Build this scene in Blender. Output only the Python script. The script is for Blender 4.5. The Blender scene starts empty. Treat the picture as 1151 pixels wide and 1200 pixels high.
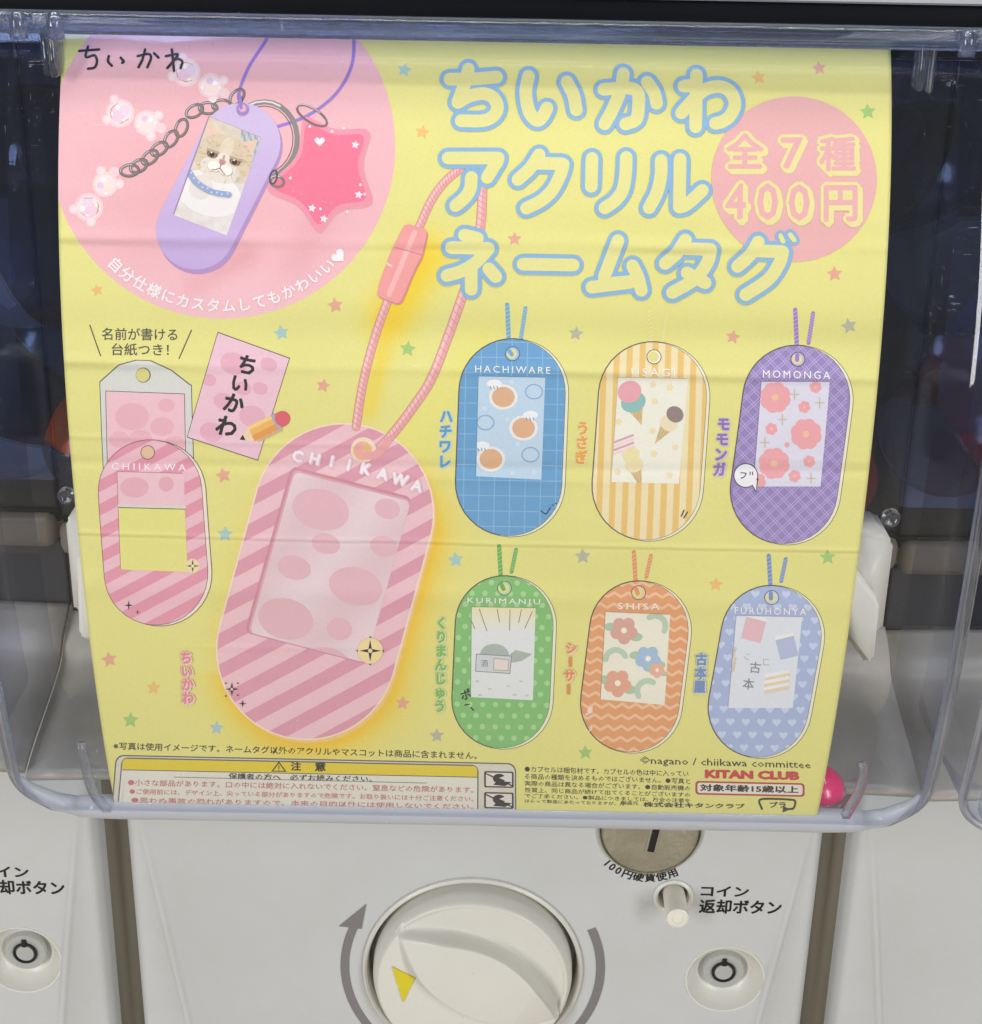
import bpy, bmesh, math, random
import numpy as np
from mathutils import Vector, Matrix, noise
from mathutils.geometry import delaunay_2d_cdt
random.seed(7)
scn = bpy.context.scene
col = scn.collection

# ------------------------------------------------------------------ camera
FPX = 1900.0                       # focal length in pixels of the 1151 x 1200 photograph
PITCH, ROLL = math.radians(22.5), math.radians(1.1)
CAM = np.array([0.0, -0.548, 1.10])
cR, sR, cP, sP = math.cos(ROLL), math.sin(ROLL), math.cos(PITCH), math.sin(PITCH)
R0, U0, F0 = np.array([1.0, 0, 0]), np.array([0, sP, cP]), np.array([0, cP, -sP])
RV, UV = R0 * cR + U0 * sR, U0 * cR - R0 * sR
cam = bpy.data.cameras.new('camera'); cam_o = bpy.data.objects.new('camera', cam); col.objects.link(cam_o)
m = Matrix.Identity(4)
for i in range(3):
    m[i][0], m[i][1], m[i][2], m[i][3] = RV[i], UV[i], -F0[i], CAM[i]
cam_o.matrix_world = m
cam.sensor_fit = 'VERTICAL'; cam.sensor_height = 24.0
cam.lens = FPX / 1200.0 * 24.0
cam.clip_start, cam.clip_end = 0.02, 50
scn.camera = cam_o

# ------------------------------------------------------------------ light
w = bpy.data.worlds.new('World'); scn.world = w; w.use_nodes = True
w.node_tree.nodes['Background'].inputs[0].default_value = (0.62, 0.63, 0.66, 1)
w.node_tree.nodes['Background'].inputs[1].default_value = 0.25
def area(name, loc, target, sx, sy, power, color=(1, 0.99, 0.975)):
    l = bpy.data.lights.new(name, 'AREA'); l.shape = 'RECTANGLE'; l.size, l.size_y = sx, sy
    l.energy = power; l.color = color
    o = bpy.data.objects.new(name, l); col.objects.link(o); o.location = loc
    o.rotation_euler = (Vector(target) - Vector(loc)).to_track_quat('-Z', 'Y').to_euler()
area('ceiling_tube', (0.1, -0.45, 2.5), (0, 0, 0.95), 2.4, 0.06, 13)
area('ceiling_tube_front', (0.1, -0.95, 2.6), (0, 0, 0.95), 2.4, 0.06, 13)
area('side_fill_left', (-1.70, -2.1, 1.35), (0, 0, 0.93), 0.45, 1.7, 37.5)  # added fill softbox, brightens the card from outside the lid's mirror angle
area('side_fill_right', (1.70, -2.1, 1.45), (0, 0, 0.93), 0.45, 1.7, 33.5)  # second added fill softbox, evens out the card from the right
vs = scn.view_settings
scn.display_settings.display_device = 'sRGB'
vs.view_transform = 'Standard'; vs.look = 'None'; vs.exposure = 0.0; vs.gamma = 1.0
scn.cycles.max_bounces = 16; scn.cycles.transparent_max_bounces = 24
scn.cycles.use_denoising = True

# ------------------------------------------------------------------ pixel <-> place
def rays(px, py):
    u = (np.asarray(px, float) - 575.5) / FPX; v = (600.0 - np.asarray(py, float)) / FPX
    return F0[None, :] + u[:, None] * RV[None, :] + v[:, None] * UV[None, :]
def on_plane(px, py, y):
    d = rays([px], [py])[0]; t = (y - CAM[1]) / d[1]; p = CAM + d * t
    return Vector(p)
# vertical profile of the bowed lid, from the width the poster has in each row of the photo
PW = 0.215
rows = [(50, 971, 562.5), (120, 973, 561), (200, 974, 559), (340, 968.5, 555.8), (430, 956, 554), (523, 940, 552), (660, 908, 549),
        (781, 879, 546.5), (862, 857, 544.5), (910, 839, 542.5), (940, 826, 541.5)]
pz, pyv, pxc = [], [], []
for ry, rw, rc in rows:
    t = PW * FPX / rw
    p = CAM + rays([rc], [ry])[0] * t
    pz.append(p[2]); pyv.append(p[1]); pxc.append(p[0])
POSTER_X = float(np.mean(pxc))
fit = np.polyfit(np.array(pz) - 1.0, pyv, 4)
ZN = np.arange(max(pz) + 0.05, min(pz) - 0.05, -0.0025)
def prof_raw(z):
    zz = np.clip(z, min(pz), max(pz))
    y = np.polyval(fit, zz - 1.0)
    d = np.polyder(fit)
    lo = np.polyval(d, min(pz) - 1.0); hi = np.polyval(d, max(pz) - 1.0)
    return y + np.where(z < min(pz), lo * (z - min(pz)) + 14.0 * (z - min(pz)) ** 2, 0) + np.where(z > max(pz), hi * (z - max(pz)), 0)
YN = prof_raw(ZN)
def prof(z): return np.interp(-np.asarray(z, float), -ZN, YN)
def to_poster(pts, back=0.0):
    """photo pixels -> (x, z) on the bowed poster sheet"""
    pts = np.asarray(pts, float).reshape(-1, 2)
    d = rays(pts[:, 0], pts[:, 1]); t = (-0.09 - CAM[1]) / d[:, 1]
    for _ in range(12):
        z = CAM[2] + t * d[:, 2]
        t = (prof(z) + back - CAM[1]) / d[:, 1]
    return np.stack([CAM[0] + t * d[:, 0], CAM[2] + t * d[:, 2]], 1)
def pnormal(z):
    e = 0.001
    s = (prof(z + e) - prof(z - e)) / (2 * e)
    n = np.stack([np.zeros_like(s), -np.ones_like(s), s], 1)
    return n / np.linalg.norm(n, axis=1)[:, None]
ZTOP = to_poster([(562, 46.5)])[0][1]
ZBOT = to_poster([(541, 948)])[0][1]
XL, XR = POSTER_X - PW / 2, POSTER_X + PW / 2
print('poster', POSTER_X, ZTOP, ZBOT, 'ys', prof(ZTOP), prof(1.0), prof(ZBOT), [round(float(a), 4) for a in pyv], [round(float(a), 4) for a in pxc])

# ------------------------------------------------------------------ object helpers
def tag(o, label=None, cat=None, group=None, kind=None):
    if label: o['label'] = label
    if cat: o['category'] = cat
    if group: o['group'] = group
    if kind: o['kind'] = kind
    return o
def empty(name, loc, label, cat, group=None):
    o = bpy.data.objects.new(name, None); o.empty_display_size = 0.02; col.objects.link(o); o.location = loc
    return tag(o, label, cat, group)
def link(name, me, mat, parent=None, smooth=False):
    o = bpy.data.objects.new(name, me); col.objects.link(o)
    if mat is not None and not me.materials: me.materials.append(mat)
    if smooth:
        me.polygons.foreach_set('use_smooth', [True] * len(me.polygons))
    if parent is not None:
        o.parent = parent
        o.location = -Vector(parent_origin(parent))
    return o
def parent_origin(p):
    v = Vector((0, 0, 0))
    while p is not None:
        v += Vector(p.location); p = p.parent
    return v
def mesh_from(name, vs_, fs_, mat, parent=None, smooth=False):
    me = bpy.data.meshes.new(name); me.from_pydata([tuple(v) for v in vs_], [], fs_); me.update()
    return link(name, me, mat, parent, smooth)
def bm_obj(name, bm, mat, parent=None, smooth=False):
    me = bpy.data.meshes.new(name); bm.normal_update(); bm.to_mesh(me); bm.free()
    return link(name, me, mat, parent, smooth)
def add_box(bm, lo, hi, bevel=0.0, seg=2):
    vs_ = [bm.verts.new((x, y, z)) for x in (lo[0], hi[0]) for y in (lo[1], hi[1]) for z in (lo[2], hi[2])]
    fs = [bm.faces.new([vs_[i] for i in q]) for q in ((0, 1, 3, 2), (4, 6, 7, 5), (0, 4, 5, 1), (2, 3, 7, 6), (0, 2, 6, 4), (1, 5, 7, 3))]
    if bevel:
        es = set(e for f in fs for e in f.edges)
        bmesh.ops.bevel(bm, geom=list(es), offset=bevel, segments=seg, affect='EDGES', profile=0.5)
def tube_mesh(name, pts, rad, mat, parent=None, seg=10, flat=None):
    """round bar along pts; rad may be a list; flat = (sx, sy) squash in the frame (side, up)"""
    pts = [Vector(p) for p in pts]; n = len(pts)
    rads = rad if isinstance(rad, (list, tuple)) else [rad] * n
    V, F = [], []; up = None
    for i, p in enumerate(pts):
        t = (pts[min(i + 1, n - 1)] - pts[max(i - 1, 0)]).normalized()
        if up is None: up = t.orthogonal().normalized()
        up = (up - t * up.dot(t)).normalized(); sd = t.cross(up)
        for k in range(seg):
            a = 2 * math.pi * k / seg
            V.append(p + (up * math.cos(a) + sd * math.sin(a)) * rads[i])
    for i in range(n - 1):
        for k in range(seg):
            F.append((i * seg + k, i * seg + (k + 1) % seg, (i + 1) * seg + (k + 1) % seg, (i + 1) * seg + k))
    F.append(tuple(range(seg))[::-1]); F.append(tuple(range((n - 1) * seg, n * seg)))
    return mesh_from(name, V, F, mat, parent, True)
def lathe(name, prof_pts, cx, cz, mat, parent=None, seg=64, smooth=True, y0=0.0, cap=True):
    """prof_pts = [(radius, y)], axis along y through (cx, cz)"""
    V, F = [], []
    for r, y in prof_pts:
        for k in range(seg):
            a = 2 * math.pi * k / seg
            V.append((cx + r * math.cos(a), y0 + y, cz + r * math.sin(a)))
    for i in range(len(prof_pts) - 1):
        for k in range(seg):
            F.append((i * seg + k, i * seg + (k + 1) % seg, (i + 1) * seg + (k + 1) % seg, (i + 1) * seg + k))
    if cap: F.append(tuple(range((len(prof_pts) - 1) * seg, len(prof_pts) * seg)))
    o = mesh_from(name, V, F, mat, parent, smooth)
    if smooth:
        try:
            o.data.set_sharp_from_angle(angle=math.radians(40))
        except Exception: pass
    return o

# ------------------------------------------------------------------ materials
def lin(c): return tuple((x / 255 / 12.92 if x / 255 <= 0.04045 else ((x / 255 + 0.055) / 1.055) ** 2.4) for x in c)
class NT:
    def __init__(s, name):
        s.m = bpy.data.materials.new(name); s.m.use_nodes = True; s.t = s.m.node_tree; s.t.nodes.clear()
        s.out = s.t.nodes.new('ShaderNodeOutputMaterial')
    def n(s, kind, **kw):
        nd = s.t.nodes.new('ShaderNode' + kind)
        for k, v in kw.items():
            if k in nd.inputs: nd.inputs[k].default_value = v
            else: setattr(nd, k, v)
        return nd
    def l(s, a, b): s.t.links.new(a, b)
    def math(s, op, a, b=None, clamp=False):
        nd = s.t.nodes.new('ShaderNodeMath'); nd.operation = op; nd.use_clamp = clamp
        for i, x in enumerate((a, b)):
            if x is None: continue
            if isinstance(x, (int, float)): nd.inputs[i].default_value = x
            else: s.l(x, nd.inputs[i])
        return nd.outputs[0]
def noise_bump(t, scale, dist, strength=0.5, detail=3):
    g = t.n('TexCoord'); nz = t.n('TexNoise', Scale=scale, Detail=detail); t.l(g.outputs['Object'], nz.inputs['Vector'])
    b = t.n('Bump', Strength=strength, Distance=dist); t.l(nz.outputs['Fac'], b.inputs['Height'])
    return b, nz, g
def plastic(name, c, rough=0.4, bump=0.00015, scale=900, dirt=0.06, spec=0.5, metal=0.0):
    t = NT(name); p = t.n('BsdfPrincipled', Roughness=rough, Metallic=metal); p.inputs['Specular IOR Level'].default_value = spec
    b, nz, g = noise_bump(t, scale, bump)
    n2 = t.n('TexNoise', Scale=22, Detail=6, Roughness=0.65); t.l(g.outputs['Object'], n2.inputs['Vector'])
    r = t.n('ValToRGB'); r.color_ramp.elements[0].position = 0.3; r.color_ramp.elements[1].position = 0.75
    c = lin(c); k = 1 - dirt
    r.color_ramp.elements[0].color = (c[0] * k, c[1] * k, c[2] * k * (1 - dirt * 0.5), 1); r.color_ramp.elements[1].color = (*c, 1)
    t.l(n2.outputs['Fac'], r.inputs[0]); t.l(r.outputs[0], p.inputs['Base Color'])
    sp = t.n('TexNoise', Scale=480, Detail=2, Roughness=0.6); t.l(g.outputs['Object'], sp.inputs['Vector'])
    sk = t.math('MULTIPLY', t.math('SUBTRACT', sp.outputs['Fac'], 0.735), 12.0, True)
    md_ = t.n('MixRGB'); md_.inputs[2].default_value = (c[0] * .35, c[1] * .33, c[2] * .3, 1); t.l(t.math('MULTIPLY', sk, 0.7), md_.inputs[0]); t.l(r.outputs[0], md_.inputs[1]); t.l(md_.outputs[0], p.inputs['Base Color'])
    mr = t.n('MapRange'); mr.inputs['To Min'].default_value = rough * 0.8; mr.inputs['To Max'].default_value = rough * 1.25
    t.l(n2.outputs['Fac'], mr.inputs['Value']); t.l(mr.outputs[0], p.inputs['Roughness'])
    t.l(b.outputs[0], p.inputs['Normal']); t.l(p.outputs[0], t.out.inputs[0]); return t.m
M = {}
M['panel'] = plastic('panel_plastic', (201, 203, 205), 0.36)
M['trim'] = plastic('trim_plastic', (138, 130, 116), 0.45)
M['panel_side'] = plastic('panel_side_plastic', (196, 186, 168), 0.45)
M['dial'] = plastic('dial_plastic', (222, 221, 214), 0.33, dirt=0.05)
M['white'] = plastic('white_plastic', (238, 234, 224), 0.32)
M['tray'] = plastic('tray_plastic', (206, 200, 194), 0.3, dirt=0.3)
M['shelf'] = plastic('shelf_plastic', (138, 128, 120), 0.35, dirt=0.3)
M['tray_dark'] = plastic('recess_plastic', (62, 62, 72), 0.3, dirt=0.3)
M['dark'] = plastic('dark_plastic', (10, 12, 22), 0.55, dirt=0.3, spec=0.2)
M['steel'] = plastic('worn_steel', (204, 199, 186), 0.42, 0.0012, 340, 0.5, metal=0.9)
M['black'] = plastic('black_print', (18, 18, 20), 0.5)
M['gray_print'] = plastic('gray_print', (128, 124, 128), 0.5)
M['yellow'] = plastic('yellow_sticker', (222, 206, 40), 0.4)
M['lock_gray'] = plastic('lock_gray', (176, 178, 176), 0.35)
M['navy'] = plastic('navy_plastic', (16, 34, 86), 0.35, dirt=0.5, spec=0.4)
M['wall'] = plastic('wall_paint', (40, 40, 46), 0.7)

def print_material():
    t = NT('printed_paper'); p = t.n('BsdfPrincipled', Roughness=0.5); p.inputs['Specular IOR Level'].default_value = 0.35
    vc = t.n('VertexColor', layer_name='Col')
    g = t.n('NewGeometry'); sx = t.n('SeparateXYZ'); t.l(g.outputs['Position'], sx.inputs[0])
    # paper grain in the print
    nz = t.n('TexNoise', Scale=1500, Detail=2); t.l(g.outputs['Position'], nz.inputs['Vector'])
    n3 = t.n('TexNoise', Scale=28, Detail=5); t.l(g.outputs['Position'], n3.inputs['Vector'])
    f = t.math('MULTIPLY_ADD', nz.outputs['Fac'], 0.10); t.t.nodes[-1].inputs[2].default_value = 0.925
    f2 = t.math('MULTIPLY_ADD', n3.outputs['Fac'], 0.10); t.t.nodes[-1].inputs[2].default_value = 0.96
    ff = t.math('MULTIPLY', f, f2)
    mx = t.n('VectorMath', operation='SCALE'); t.l(vc.outputs['Color'], mx.inputs[0]); t.l(ff, mx.inputs['Scale'])
    t.l(mx.outputs[0], p.inputs['Base Color'])
    # folds and creases running across the sheet
    wob = t.n('TexNoise', Scale=9, Detail=3); t.l(g.outputs['Position'], wob.inputs['Vector'])
    h = None
    zc = lambda py: float(to_poster([(550, py)])[0][1])
    for (py, wd, amp, slope, fs, fo) in ((283, .0018, 1.1, -.006, 14, .47), (292, .0010, -0.8, -.006, 14, .47), (395, .006, -.7, 0, 5, .42),
                                 (433, .0016, 1.2, 0.0, 6, .42), (527, .0009, .55, .012, 11, .45), (548, .0016, -.5, -.01, 9, .45),
                                 (563, .0012, .5, .0, 13, .5), (637, .0009, .7, .004, 8, .42), (640, .0006, -.5, .004, 8, .42), (700, .004, .3, .01, 5, .45), (760, .0012, .4, -.01, 12, .5), (240, .003, .2, .02, 6, .45), (110, .0015, .15, .03, 9, .5)):
        a = t.math('SUBTRACT', sx.outputs[2], zc(py))
        b = t.math('MULTIPLY', sx.outputs[0], slope); b = t.math('ADD', a, b)
        wv = t.math('MULTIPLY', t.math('SUBTRACT', wob.outputs['Fac'], 0.5), 0.006)
        b = t.math('ADD', b, wv); b = t.math('DIVIDE', b, wd); b = t.math('POWER', t.math('ABSOLUTE', b), 2.0)
        e = t.math('POWER', 2.718, t.math('MULTIPLY', b, -1.0))
        mk = t.n('TexNoise', Scale=fs, Detail=1); off = t.n('VectorMath', operation='ADD'); off.inputs[1].default_value = (py * .37, 0, 0)
        t.l(g.outputs['Position'], off.inputs[0]); t.l(off.outputs[0], mk.inputs['Vector'])
        mm = t.math('MULTIPLY', t.math('SUBTRACT', mk.outputs['Fac'], fo - .1), 4.0, True)
        e = t.math('MULTIPLY', t.math('MULTIPLY', e, mm), amp * wd * 0.35)
        h = e if h is None else t.math('ADD', h, e)
    big = t.n('TexNoise', Scale=30, Detail=4); t.l(g.outputs['Position'], big.inputs['Vector'])
    h = t.math('ADD', h, t.math('MULTIPLY', big.outputs['Fac'], 0.00035))
    h = t.math('ADD', h, t.math('MULTIPLY', nz.outputs['Fac'], 0.00002))
    bp = t.n('Bump', Strength=1.0, Distance=1.0); t.l(h, bp.inputs['Height']); t.l(bp.outputs[0], p.inputs['Normal'])
    t.l(p.outputs[0], t.out.inputs[0]); return t.m
M['print'] = print_material()

def clear_plastic(name, tint=(0.97, 0.98, 1.0), edge=(0.55, 0.62, 0.85), haze=0.006, scratch=1.0, base_f=0.05, rough=0.04, glass=0.0):
    t = NT(name)
    lw = t.n('LayerWeight', Blend=0.5); tc = t.n('TexCoord')
    tr = t.n('BsdfTransparent'); mixc = t.n('MixRGB'); mixc.inputs[1].default_value = (*tint, 1); mixc.inputs[2].default_value = (*edge, 1)
    fpow = t.math('POWER', lw.outputs['Facing'], 3.0); t.l(fpow, mixc.inputs[0]); t.l(mixc.outputs[0], tr.inputs[0])
    gl = t.n('BsdfGlossy', Roughness=rough); fr = t.math('ADD', t.math('MULTIPLY', t.math('POWER', lw.outputs['Facing'], 5.0), 0.9), base_f, True)
    nb = t.n('TexNoise', Scale=14, Detail=2); t.l(tc.outputs['Object'], nb.inputs['Vector'])
    bp = t.n('Bump', Strength=0.25, Distance=0.002); t.l(nb.outputs['Fac'], bp.inputs['Height']); t.l(bp.outputs[0], gl.inputs['Normal'])
    m1 = t.n('MixShader'); t.l(fr, m1.inputs[0]); t.l(tr.outputs[0], m1.inputs[1]); t.l(gl.outputs[0], m1.inputs[2])
    if glass:
        gs = t.n('BsdfGlass', Roughness=0.03, IOR=1.47); gs.inputs[0].default_value = (*tint, 1); t.l(bp.outputs[0], gs.inputs['Normal'])
        mg = t.n('MixShader', Fac=glass); t.l(m1.outputs[0], mg.inputs[1]); t.l(gs.outputs[0], mg.inputs[2]); m1 = mg
    df = t.n('BsdfDiffuse'); df.inputs[0].default_value = (0.75, 0.77, 0.8, 1)
    # fine scratches and specks
    tot = None
    for (sc, rot, thr) in (((110, 1, 1500), 0.95, .725), ((1500, 1, 150), -0.7, .73), ((260, 1, 1500), 0.35, .735), ((700, 1, 700), 0.0, .735)):
        mp = t.n('Mapping'); mp.inputs['Scale'].default_value = sc; mp.inputs['Rotation'].default_value = (0, rot, 0)
        t.l(tc.outputs['Object'], mp.inputs[0]); nn = t.n('TexNoise', Scale=1.0, Detail=2, Distortion=1.6); t.l(mp.outputs[0], nn.inputs['Vector'])
        k = t.math('MULTIPLY', t.math('SUBTRACT', nn.outputs['Fac'], thr), 14.0, True)
        tot = k if tot is None else t.math('ADD', tot, k)
    ms = t.n('TexNoise', Scale=18, Detail=2); t.l(tc.outputs['Object'], ms.inputs['Vector'])
    gate = t.math('MULTIPLY', t.math('SUBTRACT', ms.outputs['Fac'], 0.46), 6.0, True)
    tot = t.math('MULTIPLY', t.math('MULTIPLY', tot, gate), 0.42 * scratch, True)
    hz = t.math('ADD', tot, haze, True)
    m2 = t.n('MixShader'); t.l(hz, m2.inputs[0]); t.l(m1.outputs[0], m2.inputs[1]); t.l(df.outputs[0], m2.inputs[2])
    t.l(m2.outputs[0], t.out.inputs[0]); return t.m
M['clear'] = clear_plastic('clear_lid_plastic')
M['rib'] = clear_plastic('clear_rib_plastic', (0.92, 0.94, 0.98), (0.45, 0.5, 0.68), 0.02, 0.8, glass=.45)
M['rail'] = clear_plastic('rail_plastic', (0.5, 0.58, 0.78), (0.2, 0.28, 0.6), 0.015, 1.6, glass=.15)
M['lip'] = clear_plastic('lid_edge_plastic', (0.93, 0.94, 0.97), (0.30, 0.36, 0.66), 0.03, 1.0, glass=.6)
M['flange'] = clear_plastic('flange_plastic', (0.95, 0.96, 0.98), (0.6, 0.66, 0.82), 0.5, 1.0, glass=.5)
M['smoke'] = clear_plastic('smoked_window_plastic', (0.66, 0.72, 0.86), (0.05, 0.06, 0.1), 0.002, 0.1)
def capsule_mat(name, c, alpha=0.15):
    t = NT(name); p = t.n('BsdfPrincipled', Roughness=0.15); p.inputs['Base Color'].default_value = (*lin(c), 1); p.inputs['Coat Weight'].default_value = 0.5
    nz = t.n('TexNoise', Scale=60); b = t.n('Bump', Strength=0.1, Distance=0.001); t.l(nz.outputs['Fac'], b.inputs['Height']); t.l(b.outputs[0], p.inputs['Normal'])
    tr = t.n('BsdfTransparent'); tr.inputs[0].default_value = (*lin(c), 1); mx = t.n('MixShader', Fac=alpha)
    t.l(p.outputs[0], mx.inputs[1]); t.l(tr.outputs[0], mx.inputs[2]); t.l(mx.outputs[0], t.out.inputs[0]); return t.m

# ------------------------------------------------------------------ flat print laid on the bowed sheet
def circle(cx, cy, r, n=28, ry=None): return [(cx + r * math.cos(2 * math.pi * k / n), cy + (ry or r) * math.sin(2 * math.pi * k / n)) for k in range(n)]
def rot(pts, ang, c): 
    ca, sa = math.cos(ang), math.sin(ang)
    return [(c[0] + (x - c[0]) * ca - (y - c[1]) * sa, c[1] + (x - c[0]) * sa + (y - c[1]) * ca) for x, y in pts]
def stadium(c1, c2, r, n=18):
    a = math.atan2(c2[1] - c1[1], c2[0] - c1[0]); P = []
    for k in range(n + 1): t = a + math.pi / 2 + math.pi * k / n; P.append((c1[0] + r * math.cos(t), c1[1] + r * math.sin(t)))
    for k in range(n + 1): t = a - math.pi / 2 + math.pi * k / n; P.append((c2[0] + r * math.cos(t), c2[1] + r * math.sin(t)))
    return P
def roundrect(x0, y0, x1, y1, r, slope=0.0, n=5):
    P = []
    for cx, cy, a0 in ((x1 - r, y0 + r, -90), (x1 - r, y1 - r, 0), (x0 + r, y1 - r, 90), (x0 + r, y0 + r, 180)):
        for k in range(n + 1):
            a = math.radians(a0 + 90 * k / n); x, y = cx + r * math.cos(a), cy + r * math.sin(a)
            P.append((x, y + slope * (x - x0)))
    return P
def smooth_path(pts, n=6, closed=False):
    pts = [np.array(p, float) for p in pts]; out = []
    if len(pts) < 3: return [tuple(p) for p in pts]
    for i in range(len(pts) - 1):
        p0 = pts[i - 1] if i > 0 else 2 * pts[0] - pts[1]; p1, p2 = pts[i], pts[i + 1]
        p3 = pts[i + 2] if i + 2 < len(pts) else 2 * pts[-1] - pts[-2]
        for k in range(n):
            t = k / n
            out.append(tuple(0.5 * ((2 * p1) + (-p0 + p2) * t + (2 * p0 - 5 * p1 + 4 * p2 - p3) * t * t + (-p0 + 3 * p1 - 3 * p2 + p3) * t ** 3)))
    out.append(tuple(pts[-1])); return out
def clip_convex(poly, clip):
    """Sutherland-Hodgman; clip is convex"""
    area_ = sum(clip[i][0] * clip[(i + 1) % len(clip)][1] - clip[(i + 1) % len(clip)][0] * clip[i][1] for i in range(len(clip)))
    s = 1 if area_ > 0 else -1
    out = list(poly)
    for i in range(len(clip)):
        a, b = clip[i], clip[(i + 1) % len(clip)]
        f = lambda p: s * ((b[0] - a[0]) * (p[1] - a[1]) - (b[1] - a[1]) * (p[0] - a[0]))
        src, out = out, []
        for j in range(len(src)):
            p, q = src[j], src[(j + 1) % len(src)]; fp, fq = f(p), f(q)
            if fp >= 0: out.append(p)
            if (fp >= 0) != (fq >= 0) and fp != fq:
                t = fp / (fp - fq); out.append((p[0] + (q[0] - p[0]) * t, p[1] + (q[1] - p[1]) * t))
        if not out: return []
    return out
def union(polys):
    """outline-true merge of overlapping shapes into triangles (holes stay holes)"""
    polys = [p for p in polys if len(p) > 2]
    if not polys: return []
    V, es, seen = [], set(), {}
    for p in polys:
        n = len(p); ids = []
        for x, y in p:
            q = (round(float(x), 3), round(float(y), 3))
            if q not in seen: seen[q] = len(V); V.append(Vector(q))
            ids.append(seen[q])
        for i in range(n):
            a, b = ids[i - 1], ids[i]
            if a != b: es.add((min(a, b), max(a, b)))
    E_ = list(es)
    r = delaunay_2d_cdt(V, E_, [], 0, 1e-5, False)
    T = np.array([[tuple(r[0][i]) for i in f] for f in r[2] if len(f) == 3])
    if len(T) == 0: return []
    c = T.mean(1); keep = np.zeros(len(c), bool)
    for p in polys:
        a = np.array(p, float); lo, hi = a.min(0), a.max(0)
        idx = np.nonzero(~keep & (c[:, 0] >= lo[0]) & (c[:, 0] <= hi[0]) & (c[:, 1] >= lo[1]) & (c[:, 1] <= hi[1]))[0]
        if len(idx) == 0: continue
        q = np.roll(a, -1, 0); x, y = c[idx, 0][:, None], c[idx, 1][:, None]
        cond = (a[:, 1] > y) != (q[:, 1] > y); dy = np.where(q[:, 1] == a[:, 1], 1e-12, q[:, 1] - a[:, 1])
        xi = a[:, 0] + (y - a[:, 1]) / dy * (q[:, 0] - a[:, 0])
        keep[idx] = (np.sum(cond & (x < xi), 1) % 2) == 1
    return [[tuple(v) for v in t] for t in T[keep]]
GC = {}
def glyphs(body, bold=0.0, shear=0.0, space=1.0):
    """letters as (points, triangles) in em units; bold thickens every outline by that many em"""
    key = (body, bold, shear, space)
    if key not in GC:
        c = bpy.data.curves.new('t', 'FONT'); c.body = body; c.resolution_u = 1 if len(body) > 12 else 2; c.shear = shear; c.space_character = space
        o = bpy.data.objects.new('t', c); col.objects.link(o)
        bpy.context.view_layer.update()
        ev = o.evaluated_get(bpy.context.evaluated_depsgraph_get()); me = ev.to_mesh()
        co = np.zeros(len(me.vertices) * 3); me.vertices.foreach_get('co', co); co = co.reshape(-1, 3)[:, :2].copy()
        tr = [tuple(p.vertices) for p in me.polygons]; ev.to_mesh_clear()
        bpy.data.objects.remove(o); bpy.data.curves.remove(c)
        if bold > 0 and len(co):
            par = list(range(len(co)))
            def find(i):
                while par[i] != i: par[i] = par[par[i]]; i = par[i]
                return i
            cnt = {}
            for t in tr:
                for a, b in zip(t, t[1:] + t[:1]):
                    k = (min(a, b), max(a, b)); cnt[k] = cnt.get(k, 0) + 1; par[find(a)] = find(b)
            comp = {}
            for i in range(len(co)): comp.setdefault(find(i), []).append(i)
            bins = {r_: int(np.floor(co[ix, 0].mean())) for r_, ix in comp.items()}
            groups = {}
            for t in tr: groups.setdefault(bins[find(t[0])], []).append([tuple(co[i] * 100) for i in t])
            for (a, b), c_ in cnt.items():
                if c_ == 1 and np.hypot(*(co[a] - co[b])) > 1e-6: groups[bins[find(a)]].append(stadium(tuple(co[a] * 100), tuple(co[b] * 100), bold * 100, 1 if len(body) > 12 else 2))
            nc, nt = [], []
            for g in groups.values():
                for t in union(g): nt.append((len(nc), len(nc) + 1, len(nc) + 2)); nc += [(x / 100, y / 100) for x, y in t]
            co, tr = np.array(nc), nt
        GC[key] = (co, tr)
    return GC[key]
def capsule_polys(path, r, n=10):
    P = []
    for a, b in zip(path[:-1], path[1:]):
        L = math.hypot(b[0] - a[0], b[1] - a[1])
        if L < 1e-6: continue
        P.append(stadium(a, b, r, n // 2))
    if not P: P.append(circle(path[0][0], path[0][1], r, n))
    return P

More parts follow.
